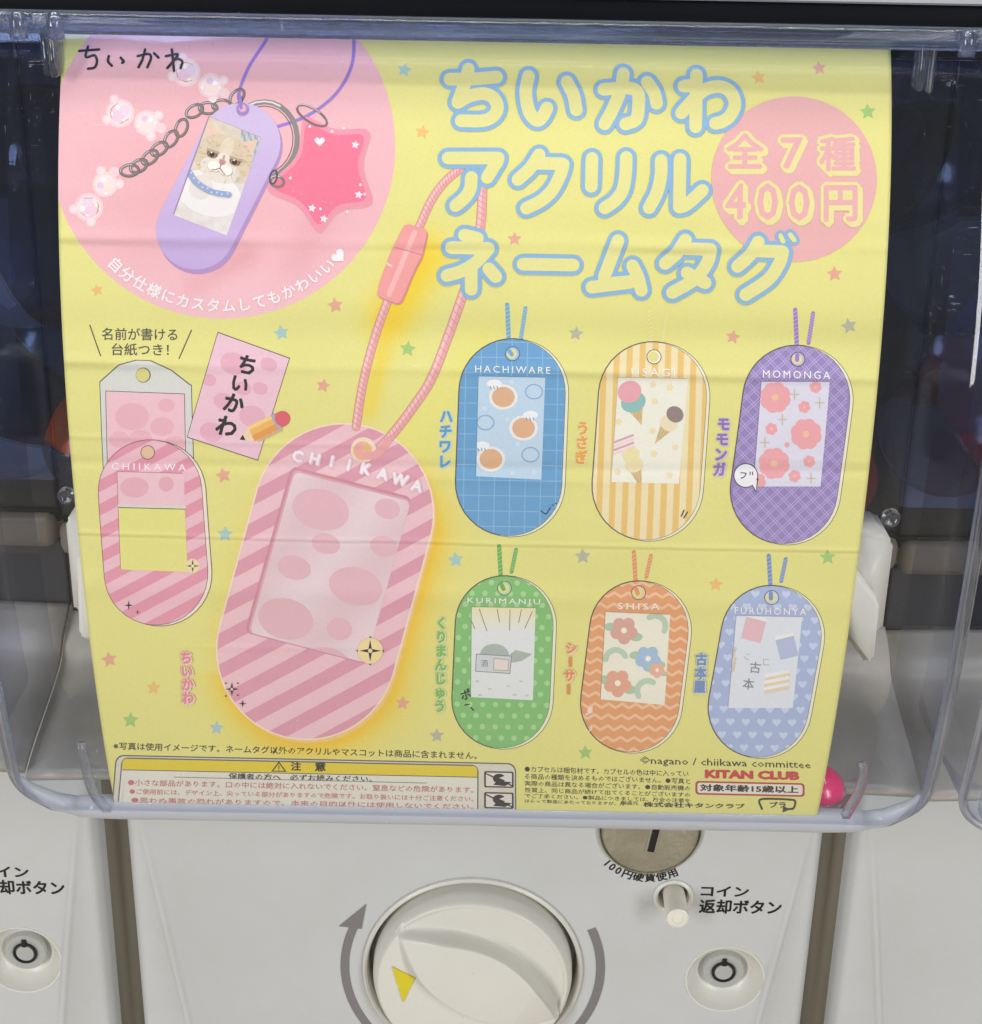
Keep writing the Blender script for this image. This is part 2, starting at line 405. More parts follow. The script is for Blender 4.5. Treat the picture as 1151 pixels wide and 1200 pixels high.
class Print:
    """a printed piece: a pile of flat ink layers a few microns apart"""
    STEP = 3e-6
    def __init__(s, base): s.ops = []; s.lift = base * 0.3
    def add(s, polys, color, clip=None, un=True):
        if un: polys = union(polys)
        if clip is not None: polys = [q for q in (clip_convex(p, clip) for p in polys) if len(q) > 2]
        s.lift += s.STEP; s.ops.append((polys, color, s.lift)); return s
    def fill(s, poly, color, clip=None): return s.add([poly], color, clip)
    def stroke(s, path, wd, color, clip=None, n=10): return s.add(capsule_polys(path, wd / 2, n), color, clip)
    def strokes(s, paths, wd, color, clip=None, n=10): return s.add([q for p in paths for q in capsule_polys(p, wd / 2, n)], color, clip)
    def grid(s, poly, color, step=6):
        """convex polygon cut in small cells so that color(x, y) can vary"""
        xs = [p[0] for p in poly]; ys = [p[1] for p in poly]; out = []
        for i in range(int((max(xs) - min(xs)) / step) + 1):
            for j in range(int((max(ys) - min(ys)) / step) + 1):
                x, y = min(xs) + i * step, min(ys) + j * step
                q = clip_convex([(x, y), (x + step, y), (x + step, y + step), (x, y + step)], poly)
                if len(q) > 2: out.append(q)
        s.lift += s.STEP; s.ops.append((out, color, s.lift)); return s
    def text(s, body, x0, x1, y0, y1, color, slope=0.0, bold=0.0, shear=0.0, outline=None, clip=None, space=1.0):
        co, tr = glyphs(body, bold, shear, space)
        if len(co) == 0: return s
        mn, mx = co.min(0), co.max(0)
        X = x0 + (co[:, 0] - mn[0]) / (mx[0] - mn[0]) * (x1 - x0); Y = y1 - (co[:, 1] - mn[1]) / (mx[1] - mn[1]) * (y1 - y0) + slope * (X - x0)
        P = [[(X[i], Y[i]) for i in t] for t in tr]
        if outline:
            em = (x1 - x0) / (mx[0] - mn[0]); co2, tr2 = glyphs(body, round(bold + outline[0] / em, 3), shear, space)
            X2 = x0 + (co2[:, 0] - mn[0]) * em; Y2 = y1 - (co2[:, 1] - mn[1]) / (mx[1] - mn[1]) * (y1 - y0) + slope * (X2 - x0)
            s.outline([[(X2[i], Y2[i]) for i in t] for t in tr2], *outline[1:])
        s.add(P, color, clip, un=False); return s
    def outline(s, P, ocol, off=(0, 0)):
        s.add(P, ocol, None, un=False)
        if off != (0, 0):
            for f in (.33, .66, 1): s.add([[(x + off[0] * f, y + off[1] * f) for x, y in p] for p in P], ocol, None, un=False)
    def glyph(s, ch, cx, cy, size, ang, color, bold=0.0, outline=None, sx=1.0):
        co, tr = glyphs(ch, bold)
        if len(co) == 0: return s
        full = ord(ch[0]) > 0x2000
        c0 = np.array([0.5, 0.36]) if full else (co.min(0) + co.max(0)) / 2
        ca, sa = math.cos(ang), math.sin(ang)
        def place(co, tr):
            d = (co - c0) * size; d[:, 1] *= -1; d[:, 0] *= sx
            X = cx + d[:, 0] * ca - d[:, 1] * sa; Y = cy + d[:, 0] * sa + d[:, 1] * ca
            return [[(X[i], Y[i]) for i in t] for t in tr]
        P = place(co, tr)
        if outline: s.outline(place(*glyphs(ch, round(bold + outline[0] / size, 3))), *outline[1:])
        s.add(P, color, None, un=False); return s
    def build(s, name, parent, mapper=None):
        V, F, C = [], [], []
        for polys, color, lift in s.ops:
            fcol = color if callable(color) else None; base = None if fcol else lin(mixc(color, (226, 220, 206), .12))
            flat = [p for poly in polys for p in poly]
            if not flat: continue
            pp = to_poster(flat); k = 0
            for poly in polys:
                q = [(pp[k + i][0], pp[k + i][1], poly[i][0], poly[i][1]) for i in range(len(poly))]; k += len(poly)
                for piece in strip_cut(q):
                    b = len(V)
                    for x, z, u, v in piece:
                        V.append((x, z, lift)); C.append(lin(mixc(fcol(u, v), (226, 220, 206), .12)) if fcol else base)
                    F.append(tuple(range(b, b + len(piece))))
        return sheet_mesh(name, V, F, C, parent)
def cut1(q, ax, val, keep):
    out = []
    for j in range(len(q)):
        p, r = q[j], q[(j + 1) % len(q)]; fp, fr = (p[ax] - val) * keep, (r[ax] - val) * keep
        if fp >= 0: out.append(p)
        if (fp > 0 and fr < 0) or (fp < 0 and fr > 0):
            t = fp / (fp - fr); out.append(tuple(p[i] + (r[i] - p[i]) * t for i in range(4)))
    return out
Z0 = float(ZN[0]); DZ = 0.0025
def strip_cut(q):
    zs = [p[1] for p in q]; xs = [p[0] for p in q]
    for ax, val, keep, bad in ((1, ZTOP - 1e-5, -1, max(zs) > ZTOP - 1e-5), (1, ZBOT + 1e-5, 1, min(zs) < ZBOT + 1e-5), (0, XL + 1e-5, 1, min(xs) < XL + 1e-5), (0, XR - 1e-5, -1, max(xs) > XR - 1e-5)):
        if bad:
            q = cut1(q, ax, val, keep)
            if len(q) < 3: return []
    zs = [p[1] for p in q]; k0 = int(math.floor((Z0 - max(zs)) / DZ)); k1 = int(math.floor((Z0 - min(zs)) / DZ))
    if k0 == k1: return [q]
    res = []; rest = q
    for k in range(k0, k1 + 1):
        zb = Z0 - (k + 1) * DZ
        if k == k1: piece = rest
        else: piece = cut1(rest, 1, zb, 1); rest = cut1(rest, 1, zb, -1)
        if len(piece) > 2: res.append(piece)
        if len(rest) < 3: break
    return res
def sheet_mesh(name, V, F, C, parent):
    VL = V; V = np.array(V); n = pnormal(V[:, 1]); P = np.stack([V[:, 0], prof(V[:, 1]), V[:, 1]], 1) + n * V[:, 2:3]
    me = bpy.data.meshes.new(name)
    # front faces must look towards -y
    F2 = []
    for f in F:
        n_ = len(f); a = 0.0
        for i in range(n_): p, q = VL[f[i - 1]], VL[f[i]]; a += p[0] * q[1] - q[0] * p[1]
        if abs(a) < 1e-13: continue
        F2.append(f if a > 0 else f[::-1])
    me.from_pydata(P.tolist(), [], F2)
    ca = me.color_attributes.new('Col', 'FLOAT_COLOR', 'POINT')
    cc = np.ones((len(C), 4)); cc[:, :3] = np.array(C); ca.data.foreach_set('color', cc.ravel().astype(np.float32))
    me.update(); me.polygons.foreach_set('use_smooth', [True] * len(me.polygons))
    me.normals_split_custom_set_from_vertices(n.tolist())
    return link(name, me, M['print'], parent)

# ------------------------------------------------------------------ the poster
poster = empty('poster', (POSTER_X, float(prof(ZBOT)) , ZBOT), 'yellow advertising card with blue outlined Japanese title slipped behind the clear bowed lid', 'poster')
YEL = (227, 220, 136)
BIG1, BIG2, BIGR = (402.8, 601.8), (359.4, 761.1), 105.0
def seg_dist(x, y, a, b):
    dx, dy = b[0] - a[0], b[1] - a[1]; t = max(0, min(1, ((x - a[0]) * dx + (y - a[1]) * dy) / (dx * dx + dy * dy)))
    return math.hypot(x - a[0] - t * dx, y - a[1] - t * dy)
def mixc(a, b, t): t = max(0.0, min(1.0, t)); return tuple(a[i] + (b[i] - a[i]) * t for i in range(3))
def paper_color(x, y):
    c = YEL
    d = seg_dist(x, y, (BIG1[0] + 5, BIG1[1] + 14), (BIG2[0] + 5, BIG2[1] + 8)) - BIGR
    if d > -14:
        side = 1.0 if (x > 460 or y > 790) else 0.35
        c = mixc(c, (238, 196, 62), math.exp(-max(0, d) / 15.0) * 1.05 * side * max(0.0, min(1.0, (y - 500) / 120)))
    d2 = seg_dist(x, y, (500, 300), (458, 372)); c = mixc(c, (242, 204, 40), math.exp(-(d2 / 26.0) ** 2) * .85)
    d3 = seg_dist(x, y, (458, 372), (432, 480)); c = mixc(c, (242, 204, 60), math.exp(-(d3 / 12.0) ** 2) * .6)
    d4 = seg_dist(x, y, (560, 400), (480, 520)); c = mixc(c, (236, 226, 110), math.exp(-(d4 / 26.0) ** 2) * .4)
    return c
# the sheet itself
def build_sheet():
    V, F, C = [], [], []
    nx = 170; zs = [ZTOP] + [float(z) for z in ZN if ZBOT < z < ZTOP] + [ZBOT]
    for z in zs:
        for i in range(nx + 1):
            x = XL + (XR - XL) * i / nx
            # back to photo pixels for the artwork colour
            d = np.array([x, float(prof(z)), z]) - CAM; q = d / d.dot(F0)
            C.append(lin(paper_color(575.5 + q.dot(RV) * FPX, 600 - q.dot(UV) * FPX))); V.append((x, z, 0.0))
    for j in range(len(zs) - 1):
        for i in range(nx):
            a = j * (nx + 1) + i; F.append((a, a + 1, a + nx + 2, a + nx + 1))
    o = sheet_mesh('paper', V, F, C, poster)
    md = o.modifiers.new('thickness', 'SOLIDIFY'); md.thickness = 0.0003; md.offset = -1
build_sheet()

# --- the round photo
PC, PR = (261, 171), 202.5
def pink(x, y):
    c = (239, 178, 184)
    c = mixc(c, (228, 156, 160), math.exp(-((x - 215) ** 2 + (y - 215) ** 2) / 9000.0) * 0.5)
    c = mixc(c, (222, 148, 156), math.exp(-(seg_dist(x, y, (290, 300), (225, 338)) / 14) ** 2) * 0.7)
    c = mixc(c, (222, 150, 158), math.exp(-(seg_dist(x, y, (345, 315), (400, 200)) / 22) ** 2) * 0.4)
    return mixc(c, (243, 190, 198), max(0, (y - 300) / 90.0))
a = Print(2e-5); a.grid(circle(*PC, PR, 96), pink, 5); a.build('printed_photo_circle', poster)
Z = lambda *p: [(x / 2.302, y / 2.302) for x, y in p]      # positions read off an enlargement
a = Print(6e-5)
PURP = (146, 110, 196)
a.stroke(smooth_path(Z((722, 60), (722, 100), (672, 180), (645, 250), (650, 285))), 4, PURP)
a.stroke(smooth_path(Z((948, 60), (955, 105), (948, 180), (905, 255), (830, 312), (740, 345))), 4, PURP)
a.build('printed_cord', poster)
# chain, rings
a = Print(1.0e-4)
def ring(a, c, rx, ry, ang, wd, col_, hi=None):
    P = rot(circle(c[0], c[1], rx, 26, ry), ang, c); P.append(P[0]); a.stroke(P, wd, col_)
    if hi: a.stroke([(x - .5, y - .6) for x, y in P[12:22]], wd * .35, hi)
G1, G2, G3 = (118, 108, 104), (205, 200, 198), (70, 64, 66)
ring(a, Z((710, 378))[0], 40, 45, 0.15, 6, (128, 122, 118), (226, 222, 220))
ring(a, Z((710, 378))[0], 35, 40, 0.15, 1, G3)
for (x, y, an) in ((640, 262, .9), (598, 285, .05), (562, 292, 0), (525, 300, .5), (490, 345, 1.2), (462, 375, 1.0), (430, 402, .6), (405, 425, .7), (375, 448, .5), (350, 460, .1)):
    c = Z((x, y))[0]; ring(a, c, 10.5, 6.5, -an, 3.4, G3, None); ring(a, c, 10.2, 6.2, -an, 2.4, G1, G2)
ring(a, Z((842, 312))[0], 20, 8, 0.55, 2.6, (120, 92, 92), G2)
ring(a, Z((748, 490))[0], 8, 6, 0.2, 3, G1, G2); ring(a, Z((738, 478))[0], 4, 8, 0.2, 2, G3)
a.build('printed_chain', poster)
# clear charms
for (cx, cy, an, nm) in ((545, 218, .5, 0), (370, 322, .35, 1), (268, 520, -.95, 2)):
    a = Print(8e-5); c = Z((cx, cy))[0]
    def blob(dx, dy, r, colr, ry=None):
        p = rot([(c[0] + dx, c[1] + dy)], an, c)[0]; a.fill(circle(p[0], p[1], r, 18, ry), colr)
    for dx, dy, r in ((-21, 0, 17), (12, 0, 15), (-33, -13, 6), (-33, 12, 6), (22, -13, 6), (22, 13, 6), (30, 0, 6)): blob(dx, dy, r, (242, 204, 206))
    for dx, dy, r in ((-21, 0, 14), (12, 0, 12), (-33, -13, 4), (-33, 12, 4), (22, -13, 4), (22, 13, 4)): blob(dx, dy, r, (247, 220, 220))
    for dx, dy, r, cc in ((-23, 3, 9, (240, 200, 214)), (-17, -5, 6, (236, 208, 226)), (12, 2, 8, (246, 220, 210)), (8, -4, 4, (226, 196, 220)), (-26, -5, 3, (255, 246, 240)), (15, -5, 2.6, (255, 250, 246)), (-14, 6, 2, (255, 246, 226)), (-30, 4, 1.8, (255, 240, 244)), (4, 7, 1.8, (255, 240, 244)), (22, -3, 1.6, (250, 240, 220))): blob(dx, dy, r, cc)
    for k in range(5):
        t = random.uniform(0, 6.28); q = rot([(c[0] - 21 + 12 * math.cos(t), c[1] + 12 * math.sin(t)), (c[0] - 21 + 12 * math.cos(t + .9), c[1] + 12 * math.sin(t + .9))], an, c); a.stroke(q, .8, (205, 150, 150))
    a.build('printed_clear_charm', poster)
# star charm
a = Print(1.2e-4)
def blunt(pts, n=5, q=0.22):
    out = []
    for i in range(len(pts)):
        p, c_, nx_ = np.array(pts[i - 1]), np.array(pts[i]), np.array(pts[(i + 1) % len(pts)])
        A, B = c_ + (p - c_) * q, c_ + (nx_ - c_) * q
        for k in range(n + 1): t = k / n; out.append(tuple((1 - t) ** 2 * A + 2 * t * (1 - t) * c_ + t * t * B))
    return out
star = Z((812, 300), (905, 352), (1020, 345), (985, 455), (1028, 575), (915, 588), (858, 668), (800, 575), (690, 530), (800, 430))
sh = [(x + 4, y + 5) for x, y in star]
star = [(star[0][0] + (x - star[0][0]) * .9 + 2, star[0][1] + (y - star[0][1]) * .9 + 2) for x, y in star]; sh = [(x + 2, y + 2.5) for x, y in star]
a.fill(blunt(sh, q=.3), (226, 150, 160)); a.fill(blunt(star, q=.3), (236, 140, 160))
cst = (sum(p[0] for p in star) / 10, sum(p[1] for p in star) / 10)
a.fill(blunt([(cst[0] + (x - cst[0]) * .88, cst[1] + (y - cst[1]) * .88) for x, y in star], q=.3), (238, 108, 138))
def star5(cx, cy, r, ang=0.0, k=0.5): return [(cx + (r if i % 2 == 0 else r * k) * math.sin(ang + i * math.pi / 5), cy - (r if i % 2 == 0 else r * k) * math.cos(ang + i * math.pi / 5)) for i in range(10)]
def heart(cx, cy, s, ang=0.0):
    P = []
    for i in range(24):
        t = 2 * math.pi * i / 24
        P.append((cx + s * 0.0625 * 16 * math.sin(t) ** 3, cy - s * 0.0625 * (13 * math.cos(t) - 5 * math.cos(2 * t) - 2 * math.cos(3 * t) - math.cos(4 * t))))
    return rot(P, ang, (cx, cy))
for x, y, k in ((845, 590, 's'), (880, 622, 's'), (985, 550, 's'), (905, 360, 'd'), (950, 600, 'd'), (1003, 548, 'd'), (868, 390, 'h'), (838, 345, 'd'), (780, 500, 'd'), (870, 592, 'd'), (940, 350, 'd'), (975, 400, 's'), (990, 520, 'd')):
    c = Z((x, y))[0]; c = (star[0][0] + (c[0] - star[0][0]) * .9, star[0][1] + (c[1] - star[0][1]) * .9)
    a.fill(star5(*c, 5, .2) if k == 's' else heart(*c, 6) if k == 'h' else circle(*c, 1.6, 10), (252, 232, 238))
a.build('printed_star_charm', poster)
# lilac tag with a cat photograph
a = Print(2.2e-4)
LA, LB = Z((650, 385))[0], Z((528, 620))[0]
a.fill(stadium((LA[0] + 2, LA[1] + 4), (LB[0] + 3, LB[1] + 5), 47), (170, 132, 186))
a.grid(stadium(LA, LB, 46.5), lambda x, y: mixc((206, 184, 222), (188, 160, 212), (y - 120) / 190), 5)
wq = Z((566, 315), (705, 372), (612, 635), (470, 580))
a.fill([(x - 1.2, y - 1) for x, y in wq], (150, 120, 160))
def catbg(x, y):
    n_ = noise.noise(Vector((x * .12, y * .12, 0))) * 14
    c = (214, 198, 176) if y < 215 else (222, 214, 206)
    if x > 282 and y < 190: c = mixc((126, 140, 156), (212, 208, 204), .5 + .5 * math.sin(x * 1.6 + y * .3))
    return tuple(v + n_ for v in c)
a.grid(wq, catbg, 2.5)
cat = Z((603, 428))[0]; CT = 0.33
def cp(dx, dy): return rot([(cat[0] + dx, cat[1] + dy)], CT, cat)[0]
def cfill(pts, c_): a.fill([cp(*p) for p in pts], c_, wq)
def celp(dx, dy, rx, ry, c_, n=16): cfill([(dx + rx * math.cos(6.2832 * k / n), dy + ry * math.sin(6.2832 * k / n)) for k in range(n)], c_)
celp(-3, 44, 40, 26, (236, 230, 226)); celp(-14, 40, 14, 15, (226, 216, 208))
cfill([(-30, -12), (-30, -38), (-10, -24)], (224, 196, 162)); cfill([(-26, -16), (-27, -31), (-15, -23)], (232, 186, 170))
cfill([(30, -10), (31, -34), (12, -24)], (224, 196, 162)); cfill([(27, -14), (28, -29), (17, -22)], (232, 186, 170))
celp(0, 0, 35, 28, (214, 192, 160)); celp(0, 14, 24, 15, (226, 216, 200)); celp(0, -12, 8, 14, (224, 206, 180)); celp(0, 5, 13, 11, (232, 220, 204))
for k in range(260):
    t = random.uniform(0, 6.28); r1 = random.uniform(.35, 1.0); x, y = 33 * r1 * math.cos(t), 26 * r1 * math.sin(t); L = random.uniform(3, 7); r2 = 1 + L / 34
    if abs(x) < 17 and -8 < y < 12: continue
    a.ops and a.add([[cp(x, y - .4), cp(x * r2, y * r2), cp(x, y + .4)]], random.choice([(186, 156, 120), (236, 222, 200), (204, 176, 140), (170, 146, 118), (226, 206, 176)]), wq, un=False); a.lift -= Print.STEP * .7
for s_ in (-1, 1):
    celp(14 * s_, -1, 6.4, 4.6, (96, 72, 58)); celp(14 * s_, -.6, 5, 3.9, (150, 104, 58)); celp(14 * s_, -.4, 3.1, 3.2, (28, 22, 24)); cfill([(14 * s_ - 8, -5.5), (14 * s_ + 8, -5.5), (14 * s_ + 7, -3), (14 * s_ - 7, -3)], (176, 150, 122)); celp(14 * s_ - 1.3, -2.2, 1, 1, (250, 248, 244))
    celp(7 * s_, 12, 8, 6, (244, 236, 224))
cfill([(-4, 2), (4, 2), (2.4, 6), (0, 8), (-2.4, 6)], (196, 122, 118)); a.stroke([cp(0, -4), cp(0, 3)], 1.3, (176, 150, 124), wq)
a.strokes([[cp(0, 8), cp(0, 12)], [cp(-8, 17), cp(-4, 15), cp(0, 12), cp(4, 15), cp(8, 17)]], 1.1, (128, 84, 78), wq)
a.stroke([cp(*p) for p in smooth_path([(-34, 27), (-20, 37), (0, 41), (20, 38)])], 6.5, (138, 156, 200), wq)
a.add([circle(*cp(x, y), 1.1, 6) for x, y in ((-30, 28), (-25, 33), (-18, 36), (-12, 40), (-6, 39), (0, 42), (6, 40), (12, 40), (18, 37))], (206, 216, 236), wq)
a.fill(circle(*Z((655, 295))[0], 7, 18), (160, 118, 190)); a.fill(circle(*Z((655, 293))[0], 4.5, 16), (226, 168, 196))
a.stroke(Z((648, 262), (651, 292)), 4, PURP)
a.build('printed_photo_tag', poster)
# handwritten title and arc caption
a = Print(4.2e-4); BK = (24, 22, 26)
a.strokes([smooth_path(Z(*p)) for p in (((214, 138), (268, 134)), ((238, 126), (232, 154), (255, 150), (262, 165), (256, 182), (238, 186)), ((294, 152), (292, 166), (302, 178)), ((326, 156), (334, 166), (330, 170)),
   ((372, 152), (400, 146), (408, 156), (398, 182)), ((392, 134), (385, 160), (374, 182)), ((416, 144), (428, 156)), ((464, 134), (470, 192)), ((448, 152), (480, 148), (452, 184), (475, 160), (492, 166), (488, 184)))], 3.1, BK)
cap_ = '自分仕様にカスタムしてもかわいい♥'
for i, ch in enumerate(cap_):
    an = math.radians(132.0 - 88.5 * i / (len(cap_) - 1)); c = (PC[0] + 187.5 * math.cos(an), PC[1] + 187.5 * math.sin(an))
    if ch == '♥': a.fill(heart(c[0], c[1], 8.5, an - math.pi / 2), (250, 240, 240))
    else: a.glyph(ch, c[0], c[1], 17, an - math.pi / 2, (250, 240, 240), .022)
a.build('printed_lettering', poster)

# --- stars
SC = dict(b=(160, 196, 190), o=(236, 184, 100), p=(226, 160, 132), g=(158, 196, 106), s=(178, 176, 152))
for x, y, k, r in ((474, 82, 'b', 9), (495, 155, 'o', 9), (889, 91, 'o', 9), (960, 80, 'p', 9), (1017, 131, 'g', 10), (603, 280, 'p', 9), (978, 321, 'p', 10), (330, 390, 'b', 10), (393, 358, 'p', 10), (478, 409, 'g', 10),
    (379, 452, 'p', 9), (262, 557, 'p', 10), (264, 626, 'b', 10), (675, 391, 's', 9), (995, 382, 's', 10), (859, 395, 'p', 9), (128, 773, 'p', 10), (180, 806, 'o', 9), (153, 844, 'g', 10), (254, 853, 'b', 9),
    (534, 656, 'b', 10), (683, 652, 's', 10), (839, 685, 'o', 9), (970, 653, 'g', 10), (472, 824, 'p', 9), (512, 862, 's', 9), (686, 882, 'g', 9), (114, 340, 'o', 8), (450, 30, 'o', 8), (1110, 30, 'o', 1)):
    if x > 1100 or y < 40: continue
    a = Print(3e-5); a.fill(blunt(star5(x, y, r, random.uniform(-.25, .25), .48), 3, .15), SC[k]); a.build('printed_star', poster)

# --- title
def Q(sc, ox, oy, *p): return [(ox + x / sc, oy + y / sc) for x, y in p]
A1 = lambda *p: Q(5.232, 500, 60, *p); A2 = lambda *p: Q(5.232, 690, 60, *p); A3 = lambda *p: Q(5.232, 500, 160, *p)
A4 = lambda *p: Q(6.394, 680, 160, *p); A5 = lambda *p: Q(5.004, 500, 255, *p); A6 = lambda *p: Q(4.604, 700, 255, *p)
title = [
 [A1((143, 173), (290, 172), (430, 160)), smooth_path(A1((256, 112), (238, 190), (192, 312))), smooth_path(A1((192, 316), (262, 278), (350, 262), (412, 290), (435, 350), (405, 402), (340, 428), (212, 428)))],
 [smooth_path(A1((625, 155), (608, 250), (622, 350), (650, 405), (682, 426), (712, 400), (738, 350))), smooth_path(A1((860, 190), (900, 270), (918, 362)))],
 [smooth_path(A2((92, 236), (200, 228), (270, 232), (303, 265), (305, 340), (290, 420), (226, 448))), smooth_path(A2((212, 140), (198, 230), (150, 350), (98, 447))), smooth_path(A2((358, 192), (400, 255), (416, 322)))],
 [A2((660, 148), (655, 465)), A2((582, 216), (660, 210)), smooth_path(A2((568, 380), (640, 300), (710, 240), (790, 218), (862, 245), (896, 320), (868, 395), (820, 432), (776, 444)))],
 [A3((132, 133), (440, 133)) + A3((435, 150), (372, 252)), smooth_path(A3((275, 252), (268, 320), (235, 375), (178, 425)))],
 [smooth_path(A3((690, 113), (635, 195), (560, 265))), A3((690, 165), (830, 168)) + smooth_path(A3((838, 172), (820, 235), (770, 330), (700, 395), (612, 440)))],
 [A4((88, 165), (83, 375)), smooth_path(A4((345, 158), (340, 280), (318, 400), (262, 480), (184, 536)))],
 [smooth_path(A4((606, 180), (604, 290), (575, 420), (516, 534))), A4((748, 172), (742, 530)) + smooth_path(A4((742, 530), (790, 515), (850, 465), (915, 404)))],
 [A5((222, 103), (298, 122)), A5((146, 176), (362, 181)) + smooth_path(A5((362, 185), (290, 262), (210, 312), (120, 340))), A5((262, 290), (262, 420)), A5((365, 300), (406, 346))],
 [A5((566, 273), (860, 278))],
 [A5((1122, 135), (1042, 345)), [(693.5, 336.5), (738, 331)], smooth_path(A6((190, 260), (218, 318), (238, 392))), [(706, 333), (748, 329)]],
 [smooth_path(A6((475, 120), (430, 190), (366, 248))), A6((475, 168), (610, 172)) + smooth_path(A6((612, 176), (590, 250), (520, 335), (405, 404))), A6((484, 298), (582, 352))],
 [smooth_path(A6((868, 132), (825, 200), (756, 264))), A6((868, 180), (995, 184)) + smooth_path(A6((1000, 186), (980, 250), (920, 335), (800, 416)))],
]
BLUE = (126, 172, 210)
a = Print(5.5e-4)
for i, g in enumerate(title): a.strokes(g, 24.6, BLUE, n=14)
a.strokes([A6((988, 98), (1002, 128)), A6((1040, 92), (1062, 122))], 13, BLUE)
for g in title:
    for st in g: a.lift -= Print.STEP * .5; a.stroke(st, 15.0, YEL, n=14)
a.strokes([A6((988, 98), (1002, 128)), A6((1040, 92), (1062, 122))], 5.5, YEL)
a.build('printed_title', poster)
# --- price disc
a = Print(3e-4)
a.fill(circle(930.5, 210, 97, 72), (230, 168, 166)); a.build('printed_price_disc', poster)
a = Print(3.6e-4); PK = (230, 166, 166); PY = (232, 220, 140)
for ch, x0, x1, y0, y1 in (('全', 851, 895, 156, 198), ('7', 915, 941, 161, 198), ('種', 960, 1003, 160, 201), ('4', 850, 874, 215, 257), ('0', 887, 912, 215, 258), ('0', 924, 949, 216, 259), ('円', 965, 1005, 217, 260)):
    a.text(ch, x0, x1, y0, y1, PK, 0.0, .03 if ch in '全種円' else .02, 0, (3.6, PY, (2.6, 2.6)))
a.build('printed_price', poster)

# --- the small name tags
DK = (72, 60, 66)
def name_tag(nm, cxt, ytop, cxb, ybot, hw, body, win, wincol, hole, pattern, inside, extra, title_, tbox, cord, tcol=(246, 242, 240), base=1e-4, label=None):
    a = Print(base)
    c1, c2 = (cxt, ytop + hw), (cxb, ybot - hw); S = stadium(c1, c2, hw, 20)
    if cord:
        for path, wd in cord[0]:
            a.stroke(path, wd, cord[1])
            n_ = int(math.hypot(path[-1][0] - path[0][0], path[-1][1] - path[0][1]) / 3.2)
            tw = []
            for k in range(n_):
                t = (k + .5) / n_; i = t * (len(path) - 1); j = int(i); f = i - j
                x = path[j][0] + (path[min(j + 1, len(path) - 1)][0] - path[j][0]) * f; y = path[j][1] + (path[min(j + 1, len(path) - 1)][1] - path[j][1]) * f
                tw.append([(x - wd * .42, y + 1.2), (x + wd * .42, y - 1.2)])
            a.strokes(tw, .9, mixc(cord[1], (250, 246, 220), .45))
    E2 = stadium((c1[0] + 3.2, c1[1] + .6), (c2[0] + 3.2, c2[1] + .8), hw, 20)
    a.add([stadium((c1[0] + 3.2, c1[1] + .6), (c2[0] + 3.2, c2[1] + .8), hw + .7, 20), stadium(c1, c2, hw + .8, 20)], DK)
    a.add([E2, S], (238, 232, 196)); a.fill(S, mixc(body, DK, .75)); S1 = stadium(c1, c2, hw - .6, 20); a.fill(S1, body)
    L = lambda u, v: (cxt + (cxb - cxt) * (v / (ybot - ytop)) + u, ytop + v + .015 * u)
    H = ybot - ytop
    pattern(a, L, hw, H, S1)
    if win:
        a.fill([(x - .9, y - .9) for x, y in win], mixc(body, DK, .25)); a.fill(win, wincol)
        wx = lambda s_, t: tuple((win[0][i] * (1 - s_) + win[1][i] * s_) * (1 - t) + (win[3][i] * (1 - s_) + win[2][i] * s_) * t for i in (0, 1))
        inside(a, wx, win)
    if hole:
        a.fill(circle(*hole, 8.6, 20), DK); a.fill(circle(*hole, 7.8, 20), mixc(body, (255, 255, 255), .35)); a.fill(circle(hole[0] - .8, hole[1], 6, 20), (222, 214, 140)); 
        if cord: a.stroke([cord[0][0][0][-2], (hole[0] - 1, hole[1] + 1)], cord[0][0][1], cord[1])
    if title_: a.text(title_, *tbox, tcol, .022, .004, space=1.35)
    extra(a, L, hw, H, S1)
    return a.build('printed_name_tag', poster)
nop = lambda *k: None
def cord2(xa, xb, y0, y1, c_): return ([([(xa, y0), (xa + 1.2, (y0 + y1) / 2), (xa + 2.4, y1), (xa + 2.6, y1 + 2)], 5), ([(xb, y0 + 4), (xb - 5.5, y1 - 14)], 4.6)], c_)
def pat_grid(c_):
    def f(a, L, hw, H, S):
        a.strokes([[L(u, 0), L(u, H)] for u in range(-54, 64, 18)] + [[L(-hw, v), L(hw, v)] for v in range(4, int(H), 18)], 1.1, c_, S, 4)
    return f
def pat_vstripes(a, L, hw, H, S):
    for k, u in enumerate(range(-60, 66, 15)): a.fill([L(u, 0), L(u + 7, 0), L(u + 7, H), L(u, H)], (234, 190, 104), S)
def pat_argyle(a, L, hw, H, S):
    P = []
    for k in range(-16, 30):
        for o_ in (0, 4): P += [[L(-hw, k * 17 + o_), L(hw, k * 17 + o_ + 2 * hw)], [L(-hw, k * 17 + o_), L(hw, k * 17 + o_ - 2 * hw)]]
    a.strokes(P, .9, (184, 160, 214), S, 4)
def pat_dots(c_, r):
    def f(a, L, hw, H, S):
        a.add([circle(*L(u * 15 + (7.5 if v % 2 else 0), 8 + v * 13), r, 14) for v in range(int(H / 13)) for u in range(-5, 6)], c_, S)
    return f
def pat_chevron(a, L, hw, H, S):
    a.strokes([[L(-60 + 8 * i, v + (4 if i % 2 else -1)) for i in range(16)] for v in range(2, int(H) + 8, 13)], 3.2, (240, 190, 146), S, 4)
def pat_hearts(a, L, hw, H, S):
    a.add([heart(*L(u * 18 + (9 if v % 2 else 0), 10 + v * 15), 5) for v in range(int(H / 15)) for u in range(-4, 5)], (196, 208, 234), S)
def pat_diag(a, L, hw, H, S, c_=(222, 142, 162)):
    for v in range(-120, int(H) + 120, 34): a.fill([L(-hw, v + 38), L(hw, v - 38), L(hw, v - 21), L(-hw, v + 55)], c_, S)
